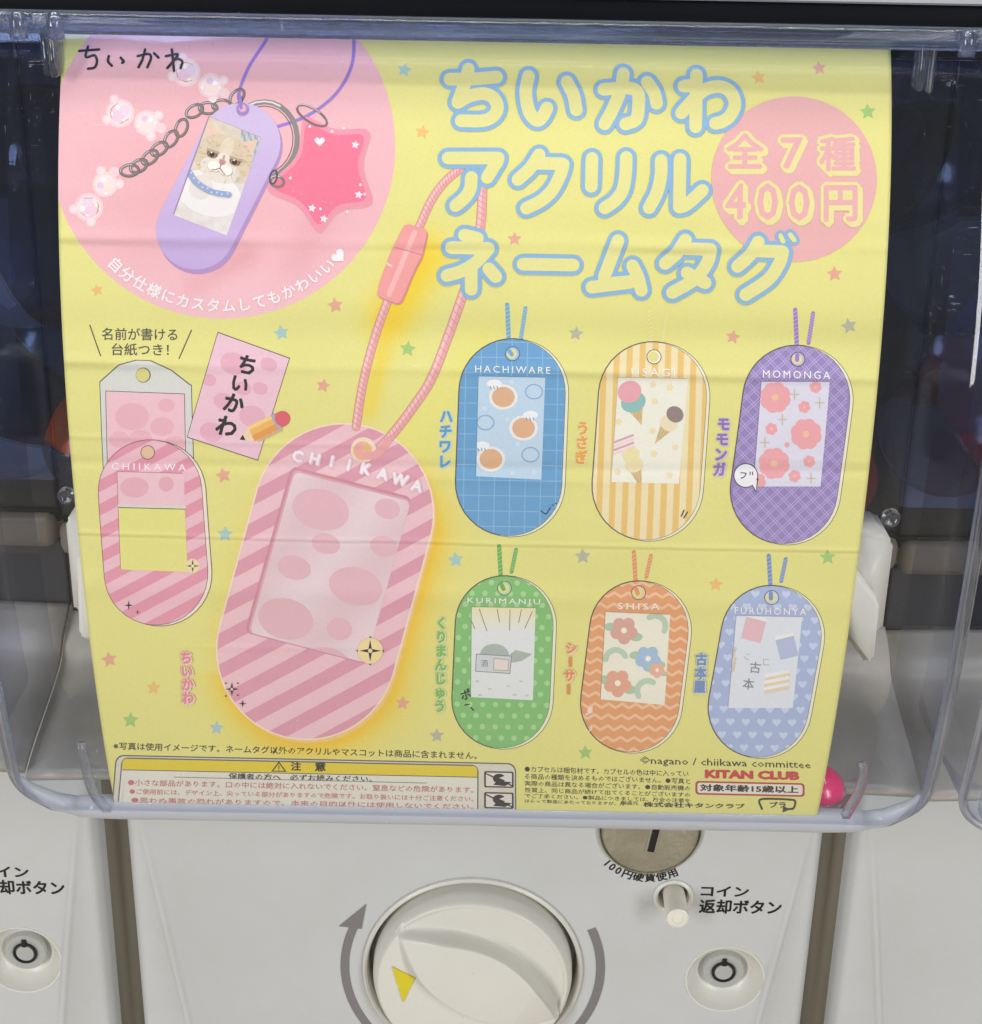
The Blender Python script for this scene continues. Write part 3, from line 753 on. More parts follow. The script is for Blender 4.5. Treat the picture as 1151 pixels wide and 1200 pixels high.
def win_blobs(a, wx, win):
    for s_, t in ((.38, .2), (.7, .5), (.22, .82)):
        c = wx(s_, t); a.fill(circle(*c, 17, 16, 15), (238, 232, 228), win); a.fill(circle(*c, 13.5, 14, 12), (222, 170, 128), win)
        c = wx(s_ - .14 if s_ < .6 else s_ + .1, t - .13); a.fill(circle(c[0], c[1], 9, 12, 5), (240, 240, 240), win)
        a.strokes([[(c[0] - 5 + 4 * k, c[1] + 3), (c[0] - 4 + 4 * k, c[1] + 6)] for k in range(3)], 1, (96, 130, 168), win)
    for s_, t in ((.84, .14), (.12, .46), (.82, .76)):
        c = wx(s_, t); P = circle(*c, 10, 16, 8.5); a.stroke(P + [P[0]], 1.4, (134, 168, 208), win)
    for s_, t in ((.1, .32), (.45, .42), (.62, .66), (.88, .93), (.55, .95), (.5, .05)): a.fill(star5(*wx(s_, t), 4, .2, .6), (206, 222, 236), win)
def win_ice(a, wx, win):
    def cone(s_, t, c1, c2, an, r=12):
        c = wx(s_, t)
        R = lambda P: rot(P, an, c)
        a.fill(R([(c[0] - r * .72, c[1] + 8), (c[0] + r * .72, c[1] + 8), (c[0], c[1] + 33)]), (212, 184, 130), win)
        a.strokes([R([(c[0] - 4 + 4 * k, c[1] + 10), (c[0] + 2 * k - 2, c[1] + 25)]) for k in range(3)], .7, (186, 150, 96), win)
        a.fill(R(circle(c[0], c[1] + 4, r, 16, r * .8)), c2, win); a.fill(R(circle(c[0], c[1] - 9, r * .95, 16, r * .85)), c1, win)
    cone(.22, .2, (232, 158, 168), (134, 186, 178), -.35, 15); cone(.8, .4, (138, 118, 112), (236, 220, 180), .6, 11); cone(.3, .8, (238, 222, 160), (238, 222, 170), -.3, 11)
    for k in range(4): c = wx(.14, .60 + .02 * k); a.stroke(rot([(c[0] - 12, c[1] + 2 * k), (c[0] + 12, c[1] + 2 * k - 4)], -.2, c), 2.4, (222, 150, 170) if k % 2 == 0 else (240, 210, 214), win)
    for s_, t in ((.5, .06), (.75, .08), (.55, .22), (.05, .42), (.9, .65), (.6, .72), (.85, .92), (.08, .9), (.55, .5)): a.fill(star5(*wx(s_, t), 4.5, .2, .6), (242, 220, 170), win)
def flower(a, c, r, c_, mid, win, n=5, ph=0.3):
    a.add([circle(c[0] + r * .58 * math.cos(ph + 6.2832 * k / n), c[1] + r * .58 * math.sin(ph + 6.2832 * k / n), r * .46, 12) for k in range(n)] + [circle(*c, r * .5, 12)], c_, win)
    a.fill(circle(*c, r * .22, 10), mid, win)
def win_blossom(a, wx, win):
    for s_, t, r in ((.22, .15, 18), (.72, .5, 18), (.28, .78, 18), (.8, .05, 7), (.66, .24, 7), (.2, .45, 7), (.8, .76, 7), (.6, .9, 7), (.45, .6, 3), (.05, .95, 10)): flower(a, wx(s_, t), r, (238, 160, 164), (244, 190, 150), win, 8 if r > 10 else 6)
    for s_, t in ((.88, .2), (.35, .36), (.12, .58), (.85, .92), (.5, .12)):
        c = wx(s_, t); a.strokes([[(c[0] - 5, c[1]), (c[0] + 5, c[1])], [(c[0], c[1] - 6), (c[0], c[1] + 6)]], 1.1, (206, 186, 150), win)
def win_field(a, wx, win):
    a.grid(win, lambda x, y: mixc((240, 226, 176), (226, 228, 226), (y - win[0][1]) / 30), 5)
    a.strokes([[wx(.12, .02), wx(.24, .26)], [wx(.4, .02), wx(.44, .16)], [wx(.6, .02), wx(.6, .25)], [wx(.78, .02), wx(.74, .16)], [wx(.95, .04), wx(.84, .22)], [wx(.0, .16), wx(.05, .24)]], .9, (120, 110, 86), win)
    a.fill([wx(.14, .52)] + [wx(.14 + .46 * (.5 - .5 * math.cos(3.14 * k / 10)), .52 - .12 * math.sin(3.14 * k / 10)) for k in range(11)] + [wx(.7, .46), wx(.97, .5), wx(.8, .58), wx(.5, .62)], (166, 178, 168), win)
    P = [wx(.08, .52), wx(.64, .53), wx(.62, .72), wx(.07, .71)]; a.fill(P, (206, 210, 210), win); a.stroke(P + [P[0]], .9, (120, 124, 126), win)
    P = [wx(.36, .56), wx(.6, .57), wx(.59, .69), wx(.36, .69)]; a.fill(P, (232, 214, 206), win); a.stroke(P + [P[0]], .7, (140, 136, 136), win)
    c = wx(.21, .62); a.glyph('酒', c[0], c[1], 9, 0, (110, 110, 112))
    for s_, t in ((.1, .82), (.3, .9), (.6, .86), (.8, .8), (.9, .95), (.15, .97), (.7, .95)): a.fill(circle(*wx(s_, t), 2.5, 8, 1.2), (190, 206, 182), win)
def win_hibiscus(a, wx, win):
    for s_, t, r, c_ in ((.3, .2, 16, (216, 158, 146)), (.7, .5, 15, (158, 186, 214)), (.25, .8, 16, (226, 160, 130)), (.85, .62, 9, (232, 172, 146))):
        c = wx(s_, t)
        for an in (.5, 3.4): a.fill(rot(circle(c[0] + r * 1.0 * math.cos(an), c[1] + r * 1.0 * math.sin(an), r * .5, 12, r * .32), 0, c), (168, 196, 164), win)
        flower(a, c, r, c_, (244, 238, 216), win)
    for s_, t, a0 in ((.78, .13, -2.2), (.2, .54, 3.2), (.72, .86, 2.6)):
        c = wx(s_, t); a.stroke([(c[0] + 12 * math.cos(a0 + .3 * k), c[1] + 12 * math.sin(a0 + .3 * k)) for k in range(10)], 6.5, (180, 204, 174), win)
def win_books(a, wx, win):
    def book(s_, t, an, c_, w_=24, h_=26):
        c = wx(s_, t); R = lambda P: rot(P, an, c)
        a.fill(R([(c[0] - w_ / 2, c[1] - h_ / 2 - 4), (c[0] + w_ / 2, c[1] - h_ / 2 - 4), (c[0] + w_ / 2, c[1] - h_ / 2), (c[0] - w_ / 2, c[1] - h_ / 2)]), (238, 236, 234), win)
        a.fill(R([(c[0] - w_ / 2, c[1] - h_ / 2), (c[0] + w_ / 2, c[1] - h_ / 2), (c[0] + w_ / 2, c[1] + h_ / 2), (c[0] - w_ / 2, c[1] + h_ / 2)]), c_, win)
    book(.28, .15, .25, (230, 182, 190)); book(.82, .34, -.25, (176, 186, 216), 22, 24)
    for k in range(3): book(.72, .66 + .07 * k, -.2, (230, 208, 170), 30, 4)
    a.strokes([[wx(.03, .35), wx(.0, .44)], [wx(.04, .46), wx(.02, .6)]], 3, (214, 196, 170), win)
    for ch, s_, t, an in (('古', .36, .56, .1), ('本', .28, .74, .1), ('匚', .52, .5, .0), ('こ', .22, .44, .3)): c = wx(s_, t); a.glyph(ch, c[0], c[1], 14 if ch in '古本' else 9, an, (128, 128, 136) if ch in '古本' else (180, 180, 186), .01)
def x_arcs(a, L, hw, H, S): a.strokes([smooth_path([L(37, H - 30), L(43, H - 27), L(48, H - 34)]), [L(50, H - 37), L(51, H - 37)], [L(54, H - 39), L(55, H - 39)]], 1.3, (40, 44, 70), S)
def x_wave(a, L, hw, H, S): a.strokes([[L(40, H - 29), L(43, H - 36)], [L(43, H - 27), L(47, H - 34)]], 1.3, (50, 40, 40), S)
def x_bubble(a, L, hw, H, S):
    a.add([circle(874, 557, 14.4, 22), [(880, 566), (886, 577), (889, 560)]], (50, 44, 60)); a.add([circle(874, 557, 13.4, 22), [(881, 566), (886, 575), (887, 562)]], (240, 238, 240))
    a.glyph('フ', 871, 557, 10, .1, (40, 36, 44), .02); a.strokes([[(879, 553), (879, 556)], [(882, 553), (882, 556)]], 1.3, (40, 36, 44))
def x_po(a, L, hw, H, S): 
    a.glyph('ポ', 546, 814, 13, -.3, (50, 50, 46), .03); a.strokes([[(545, 826), (550, 825)], [(552, 829), (555, 832)]], 1.6, (50, 50, 46))
def x_notes(a, L, hw, H, S): a.glyph('♫', 693, 832, 15, 0, (244, 216, 196), .01); a.glyph('♪', 696, 852, 13, 0, (244, 216, 196), .01)
name_tag('HACHIWARE', 600.5, 397, 596.5, 628, 62.5, (92, 152, 200), [(561, 441), (639, 442.5), (634.5, 562), (558, 558)], (188, 212, 230), (600.7, 414.4), pat_grid((128, 178, 216)), win_blobs, x_arcs, 'HACHIWARE', (557, 645, 428, 436), cord2(594.5, 616, 357, 411, (104, 162, 202)))
name_tag('USAGI', 765, 400.5, 757.5, 633, 63.5, (240, 222, 172), [(724.6, 442.6), (806.5, 444.2), (795.6, 566.8), (716.5, 564.6)], (240, 236, 218), (766.5, 418), pat_vstripes, win_ice, x_wave, 'USAGI', (740, 791, 431, 440), cord2(761.5, 782, 362, 414, (230, 218, 120)))
name_tag('MOMONGA', 933.5, 404.6, 919, 637.4, 63, (140, 122, 180), [(892.4, 447.3), (972.3, 447.3), (961.6, 570), (883, 570)], (222, 218, 232), (935, 420.8), pat_argyle, win_blossom, x_bubble, 'MOMONGA', (894, 973, 433.5, 442.5), cord2(932, 953, 363, 416, (150, 112, 196)))
name_tag('KURIMANJU', 591.2, 674.7, 587.3, 876.7, 57.5, (122, 186, 104), [(553, 711.3), (627.7, 712.5), (624.6, 820.5), (552, 816.7)], (228, 228, 224), (591.2, 689), pat_dots((164, 210, 140), 3.2), win_field, x_po, 'KURIMANJU', (548, 633, 700, 708), cord2(585, 605, 640, 684, (92, 168, 70)))
name_tag('SHISA', 749, 680.7, 738.5, 881.4, 58, (226, 152, 98), [(709.8, 717), (785.4, 720.3), (778.9, 826), (704, 819.4)], (238, 232, 210), (748.4, 694.3), pat_chevron, win_hibiscus, x_notes, 'SHISA', (724, 773, 706, 713.5), cord2(743, 763, 647, 690, (226, 140, 84)))
name_tag('FURUHONYA', 904, 686, 889, 887.6, 59, (164, 178, 214), [(863, 721.5), (940, 723), (929, 829.5), (853.5, 829.5)], (222, 226, 232), (904.4, 700), pat_hearts, win_books, nop, 'FURUHONYA', (861, 945, 711, 719), cord2(901, 921, 651, 695, (104, 134, 192)))
# vertical names
a = Print(4e-5)
def vtext(s_, x, y0, y1, c_, dx=0.0, size=17):
    n_ = len(s_)
    for i, ch in enumerate(s_):
        t = i / max(1, n_ - 1); cx, cy = x + dx * t, y0 + (y1 - y0) * t
        if ch == 'ー': a.stroke([(cx, cy - size * .33), (cx, cy + size * .33)], 3, c_)
        else: a.glyph(ch, cx, cy, size, 0, c_, .05, (.7, mixc(c_, (255, 252, 235), .62), (1.0, .7)), .92)
vtext('ハチワレ', 523, 488, 541, (84, 148, 186), -2); vtext('うさぎ', 683, 502, 536, (230, 160, 50), -2); vtext('モモンガ', 848, 497, 550, (132, 102, 172), -5)
vtext('くりまんじゅう', 517.5, 730, 827, (122, 178, 70), -2, 15.5); vtext('シーサー', 669.5, 759, 807, (226, 134, 72), -3, 15); vtext('古本屋', 822, 772, 804, (106, 134, 178), -2, 15)
vtext('ちいかわ', 218.5, 770, 817, (226, 130, 140), 2, 16)
a.build('printed_names', poster)

# --- the card that slips into the tag, far left
a = Print(8e-5)
octo = [(117.5, 448), (140, 428), (160, 422.5), (176, 423), (200, 434), (222, 451), (224, 452), (229, 600), (124, 595)]
a.fill([(x + (1 if x > 170 else -1) * .9, y - .9) for x, y in octo], DK); a.fill(octo, (212, 212, 204))
q = [(124.4, 458.5), (216, 462), (219, 592), (128, 590)]; a.fill([(x + (1 if x > 170 else -1) * .8, y + (-.8 if y < 500 else .8)) for x, y in q], DK); a.fill(q, (238, 188, 196))
for s_ in ((155, 488, 20), (195, 475, 10), (190, 500, 14), (140, 515, 12), (165, 515, 14), (205, 520, 12)): a.fill(circle(s_[0], s_[1], s_[2], 20, s_[2] * .8), (232, 170, 182), q)
a.fill(circle(168, 439.5, 8.8, 20), DK); a.fill(circle(167.5, 439.5, 8, 20), (214, 206, 120)); a.build('printed_insert_card', poster)
a = Print(2.0e-4)
c1, c2 = (176, 576), (183, 671.5)
a.fill(stadium((c1[0] + 4.5, c1[1] + 1), (c2[0] + 4.5, c2[1] + 1), 61.5), DK); a.fill(stadium((c1[0] + 4.5, c1[1] + 1), (c2[0] + 4.5, c2[1] + 1), 60.6), (240, 224, 200))
S = stadium(c1, c2, 61.2); a.fill(S, (120, 80, 92)); S = stadium(c1, c2, 60.4); a.fill(S, (238, 184, 194))
for v in range(-60, 300, 28): a.fill([(110, 480 + v + 34), (250, 480 + v - 40), (250, 480 + v - 26), (110, 480 + v + 48)], (226, 142, 162), S)
win = [(137.8, 552.8), (215.5, 555), (220, 670), (142, 667)]
a.fill([(x - .8, y - .8) for x, y in win], (170, 110, 122)); a.fill(win, (228, 222, 122))
q = [(137.8, 552.8), (215.5, 555), (217.2, 595.5), (139.5, 594)]; a.fill(q, (238, 190, 198)); a.fill(circle(158, 571, 17, 18, 12), (230, 166, 178), q); a.fill(circle(195, 567, 9, 16), (228, 164, 176), q)
a.stroke([(139.5, 592), (217, 594)], 3, (214, 214, 206)); a.stroke([(139.5, 594.5), (217, 596.5)], .9, DK)
a.fill(circle(173.3, 530, 8.4, 20), DK); a.fill(circle(173.3, 530, 7.6, 20), (226, 186, 150))
a.text('CHIIKAWA', 131, 218, 542, 550, (246, 236, 240), .02, .006, space=1.5)
def sparkle(a, c, r, c_, g=None, k=.16):
    if g: a.fill(circle(*c, g[0], 22), g[1])
    a.fill([(c[0] + (r if i % 2 == 0 else r * k * 1.4) * math.sin(i * math.pi / 4), c[1] - (r if i % 2 == 0 else r * k * 1.4) * math.cos(i * math.pi / 4)) for i in range(8)], c_)
sparkle(a, (226, 663), 8, BK, (8.5, (236, 216, 164))); a.fill(circle(226, 663, 2, 8), (240, 222, 170)); sparkle(a, (151, 709), 5.5, BK); sparkle(a, (161.5, 717), 3, BK)
a.build('printed_name_tag', poster)
a = Print(6e-5)
a.text('名前が書ける', 119.5, 208, 384, 398.5, (66, 60, 56), .01, .012); a.text('台紙つき！', 131, 198, 402, 416.5, (66, 60, 56), .01, .012)
a.strokes([[(105.5, 381), (118, 417)], [(224.5, 387), (210, 420)]], 1.4, (70, 64, 60)); a.build('printed_caption', poster)
a = Print(3.2e-4)
cq = [(255.7, 390), (339, 420), (302, 538.6), (220, 511.7)]; cc_ = (279, 465)
a.fill([(cc_[0] + (x - cc_[0]) * 1.015, cc_[1] + (y - cc_[1]) * 1.015) for x, y in cq], (60, 50, 54)); a.fill(cq, (236, 190, 204))
for x, y, r in ((274, 426, 16), (315, 427, 10), (245, 445, 9), (296, 488, 16), (262, 470, 12), (248, 506, 14), (285, 455, 10), (305, 455, 9)): a.fill(rot(circle(x, y, r, 18, r * .8), .3, (x, y)), (228, 166, 184), cq)
for ch, x, y, s_ in (('ち', 290, 428, 25), ('い', 281, 450, 23), ('か', 274, 473, 25), ('わ', 266, 500, 26)): a.glyph(ch, x, y, s_, .28, BK, .035)
a.build('printed_handwriting_card', poster)
a = Print(4.4e-4)
pc = (286, 513); ax = math.atan2(486 - 514, 338 - 281)
PL = lambda *p: [(281 + x * math.cos(ax) - y * math.sin(ax), 515 + x * math.sin(ax) + y * math.cos(ax)) for x, y in p]
a.fill([(x + 2, y + 3) for x, y in PL((18, -9), (50, -9), (50, 9), (18, 9))], (200, 170, 120))
a.fill(PL((0, 0), (16, -9.5), (16, 9.5)), (236, 208, 168)); a.fill(PL((0, 0), (6, -3.6), (6, 3.6)), BK)
a.fill(PL((15, -9.5), (45, -9.5), (45, 9.5), (15, 9.5)), (236, 176, 86)); a.fill(PL((15, 2), (45, 2), (45, 9.5), (15, 9.5)), (226, 146, 62)); a.fill(PL((15, -9.5), (45, -9.5), (45, -5), (15, -5)), (244, 204, 120))
a.fill(PL((45, -9.8), (50, -9.8), (50, 9.8), (45, 9.8)), (168, 164, 172)); a.add([PL((50, -9), (56, -9), (56, 9), (50, 9)), circle(*PL((56, 0))[0], 9, 20)], (216, 84, 96)); a.build('printed_pencil', poster)

# --- the large striped tag and its strap
B = lambda *p: Q(3.159, 380, 160, *p)
a = Print(2.6e-4); STR = (232, 158, 158)
def strap(path, wd):
    a.stroke(path, wd + 1.2, (206, 122, 118)); a.stroke(path, wd, STR); a.stroke([(x - wd * .2, y - .5) for x, y in path], wd * .35, (244, 190, 188))
    tw = []
    for i in range(0, len(path) - 1):
        (x0, y0), (x1, y1) = path[i], path[i + 1]; L_ = math.hypot(x1 - x0, y1 - y0); ux, uy = (x1 - x0) / L_, (y1 - y0) / L_
        for k in range(max(1, int(L_ / 5))):
            t = (k + .5) / max(1, int(L_ / 5)); x, y = x0 + (x1 - x0) * t, y0 + (y1 - y0) * t
            tw.append([(x - uy * wd * .42 - ux * 2.2, y + ux * wd * .42 - uy * 2.2), (x + uy * wd * .42 + ux * 2.2, y - ux * wd * .42 + uy * 2.2)])
    a.strokes(tw, .8, (210, 128, 128), None, 4)
strap(smooth_path(B((505, 118), (445, 170), (395, 240), (352, 335))), 9)
strap(smooth_path(B((238, 600), (195, 720), (158, 850), (135, 960), (118, 1075))), 9)
strap(smooth_path(B((586, 190), (580, 320), (555, 470), (512, 590), (455, 750), (395, 900), (330, 1000), (262, 1090), (205, 1150), (170, 1165))), 10)
a.build('printed_strap', poster)
a = Print(5.0e-4)
q = B((300, 320), (383, 345), (362, 440), (330, 500), (280, 622), (195, 590), (205, 540), (250, 420))
a.fill([(x + 1.5, y + 2) for x, y in blunt(q)], (214, 126, 122)); a.fill(blunt(q), (238, 150, 148)); a.stroke(B((335, 355), (300, 440), (240, 585)), 6, (246, 176, 172)); a.stroke(B((262, 410), (362, 438)), 1.4, (214, 120, 120)); a.stroke(B((232, 470), (250, 480)), 2, (250, 206, 200))
a.build('printed_strap_sleeve', poster)
a = Print(1.4e-4)
a.fill(stadium((BIG1[0] + 3, BIG1[1] + 3), (BIG2[0] + 3, BIG2[1] + 4), BIGR + 1), (240, 196, 110)); a.fill(stadium(BIG1, BIG2, BIGR + 1.6), (246, 218, 190))
S = stadium(BIG1, BIG2, BIGR - .5, 30); a.fill(S, (238, 190, 196))
def band(y0, th=17.5):
    k = -.54; return [(240, y0 - (240 - 300) * -k), (530, y0 + (530 - 300) * k), (530, y0 + (530 - 300) * k + th), (240, y0 - (240 - 300) * -k + th)]
for i in range(16): a.fill(band(500 + i * 36.5), (220, 148, 166), S)
TL, DX, DY = np.array((342.5, 548.2)), np.array((138.3, 36.0)), np.array((-53.6, 191.2))
W = [tuple(TL), tuple(TL + DX), tuple(TL + DX + DY), tuple(TL + DY)]
cW = TL + DX / 2 + DY / 2
rr = lambda P, k: [tuple(cW + (np.array(p) - cW) * k) for p in P]
a.fill(blunt(rr(W, 1.02), 4, .05), (206, 130, 146)); a.fill(blunt([(x + 1.2, y + 1.5) for x, y in rr(W, 1.0)], 4, .05), (216, 160, 170))
W2 = blunt([(x + 2.2, y + 2.6) for x, y in rr(W, .985)], 4, .05)
a.grid(W2, lambda x, y: mixc((226, 192, 196), (234, 208, 211), .5 + .5 * math.sin(x * .05 + y * .04)), 8)
for x, y, r, ry in ((376, 597, 34, 24), (454, 596, 15, 12), (382, 637, 17, 12), (417, 687, 32, 22), (335, 725, 33, 24), (398, 737, 15, 13), (345, 665, 20, 14), (450, 640, 16, 12), (385, 775, 26, 16)):
    a.fill(rot(circle(x, y, r, 24, ry), .25, (x, y)), (228, 177, 185), W2)
hx, hy = 426, 527
a.fill(circle(hx, hy, 15, 28), (244, 214, 190)); a.fill(circle(hx - 1, hy + 1, 11, 26), (232, 180, 120)); a.stroke(smooth_path([(hx + 18, hy + 2), (hx + 4, hy + 8), (hx - 6, hy + 2), (hx - 4, hy - 6)]), 7, (240, 160, 158)); a.stroke(smooth_path([(hx + 30, hy - 12), (hx + 16, hy + 6), (hx + 5, hy + 6)]), 9, STR)
TT = 'CHIIKAWA'
for i, ch in enumerate(TT):
    t = i / 7.0; p = (349 + t * 139.5, 534.5 + t * 34.0 - 5 * math.sin(t * 3.14)); a.glyph(ch, p[0], p[1], 17.5, .24, (246, 236, 240), .03, (1.0, (236, 200, 210), (.8, .8)))
sparkle(a, (434, 762), 13, BK, (15, (240, 216, 150))); a.fill(circle(434, 762, 2.6, 10), (240, 216, 150)); sparkle(a, (272, 807), 8, BK); a.fill(circle(272, 807, 1.6, 8), (236, 200, 170)); sparkle(a, (284.5, 824), 4.6, BK)
a.add([circle(x, y, 1, 6) for x, y in ((434, 746), (434, 778), (419, 762), (449, 762), (265, 800), (279, 800), (265, 815), (279, 814))], BK)
a.build('printed_name_tag', poster)

# --- small print along the bottom
a = Print(5e-5); TX = (52, 48, 44)
a.text('※写真は使用イメージです。ネームタグ以外のアクリルやマスコットは商品に含まれません。', 133, 559, 869.5, 878.5, TX, .027, .015)
a.text('©nagano / chiikawa committee', 750, 950, 886, 897.5, TX, .028, .008)
a.build('printed_small_print', poster)
a = Print(4e-5)
a.fill(roundrect(135, 884.5, 605, 990, 10, .021), (92, 86, 80)); a.fill(roundrect(136.5, 886, 603.5, 990, 9, .021), (214, 208, 190))
a.fill(roundrect(142, 887.5, 561, 990, 8, .021), (92, 86, 80)); a.fill(roundrect(143.5, 889, 559.5, 990, 7, .021), (226, 222, 206)); 
a.fill(roundrect(143.5, 889, 559.5, 902, 5, .021), (226, 200, 50)); a.fill([(143.5, 896), (559.5, 904.7), (559.5, 910.5), (143.5, 902)], (226, 200, 50))
a.stroke([(143.5, 902), (559.5, 910.7)], 1, (92, 86, 80))
a.fill([(327, 892), (318, 904), (336, 904.4)], (40, 38, 34)); a.fill([(327, 894.4), (320.6, 903), (333.4, 903.3)], (226, 200, 50)); a.stroke([(327, 897), (327, 900.5)], 1.2, (40, 38, 34)); a.stroke([(327, 902.2), (327, 902.3)], 1.2, (40, 38, 34))
a.text('注', 341, 353, 892.5, 903, (40, 38, 34), 0, .03); a.text('意', 369, 382, 893, 903.8, (40, 38, 34), 0, .03)
a.text('保護者の方へ　必ずお読みください。', 268, 436, 905.5, 913, TX, .022, .02); a.stroke([(204, 910.5), (500, 917.5)], .8, (120, 112, 104))
RD = (196, 108, 112)
a.text('●小さな部品があります。口の中には絶対に入れないでください。窒息などの危険があります。', 150, 555, 913, 920.5, RD, .022, .012)
a.text('●ご使用前には、デザイン上、尖っている部分がありますので危険です。お取り扱いには十分ご注意ください。', 152, 555, 924, 930.5, RD, .022, .01)
a.text('●思わぬ事故の恐れがありますので、本来の目的以外には使用しないでください。', 154, 555, 934, 940.5, RD, .02, .01)
for y0 in (903.5, 928):
    a.fill(roundrect(567.5, y0, 602, y0 + 19, 2, .02), (48, 44, 44)); a.fill(roundrect(569.5, y0 + 1.6, 600, y0 + 17.4, 1, .02), (222, 218, 206))
    a.fill(circle(585, y0 + 8.5, 7.5, 16, 5.6), (44, 40, 42)); a.fill([(583, y0 + 11), (600, y0 + 13), (592, y0 + 17.5), (578, y0 + 16)], (44, 40, 42)); a.strokes([[(570, y0 + 3), (600, y0 + 17)]], 1.6, (44, 40, 42)); a.fill([(585, y0 + 8), (593, y0 + 5), (593, y0 + 11)], (222, 218, 206))
a.build('printed_warning_panel', poster)
a = Print(4e-5)
for i, s_ in enumerate(('●カプセルは梱包材です。カプセルの色は中に入ってい', 'る商品の種類を決めるものではございません。●写真と', '実際の商品は異なる場合がございます。●自動販売機の', '性質上、同じ商品が続けて出てくることがございますの', 'でご了承ください。●製品につきましては、万全の注意を', 'はらって製造にあたっておりますが、万一')):
    a.text(s_, 615, (738 if i == 5 else 808) + (1 if i else -1), (897.5, 906.2, 914.6, 922.6, 929.8, 936.2)[i], (904.7, 913, 921, 928.5, 935, 940.6)[i], TX, .03, .012)
a.text('KITAN CLUB', 826, 937, 901.5, 912, (196, 62, 66), .022, .07)
a.fill(roundrect(815, 915, 943, 931, 4, .022), (178, 60, 64)); a.fill(roundrect(817.4, 917, 940.6, 929, 3, .022), (232, 222, 206)); a.text('対象年齢15歳以上', 820.5, 936, 918.5, 927, (34, 30, 32), .022, .035)
a.text('株式会社キタンクラブ', 754, 873, 939.5, 945.5, TX, .02, .03); a.text('製造元', 728, 748, 938.5, 943, TX, .02, .01); 
P = smooth_path([(893, 948), (890, 938), (900, 936), (926, 937), (932, 939), (930, 947), (924, 948)]); a.stroke(P, 2.4, (60, 56, 54)); a.fill([(918, 944), (926, 948.5), (917, 952)], (60, 56, 54)); a.text('プラ', 902, 921, 939.5, 946.5, (60, 56, 54), 0, .03)
a.build('printed_small_print', poster)
# ------------------------------------------------------------------ the machine
def PP(x, y, yy=0.0): p = on_plane(x, y, yy); return p.x, p.z
xl_, zl_ = PP(142, 1050); xr_, zr_ = PP(968, 1066)
MX = (xl_ + xr_) / 2; PITCHW = xr_ - xl_
print('machine centre', MX, 'pitch', PITCHW, 'z', zl_, zr_)
ZB = 0.52                                   # foot of the lower front that is modelled
ZPT = 0.985
machine = empty('capsule_vending_machine', (MX, 0.05, ZB), 'white capsule vending machine holding the yellow card, with a round dial below its clear lid', 'vending machine', 'capsule machines side by side in a row')
HWP = PITCHW / 2 - 0.0080
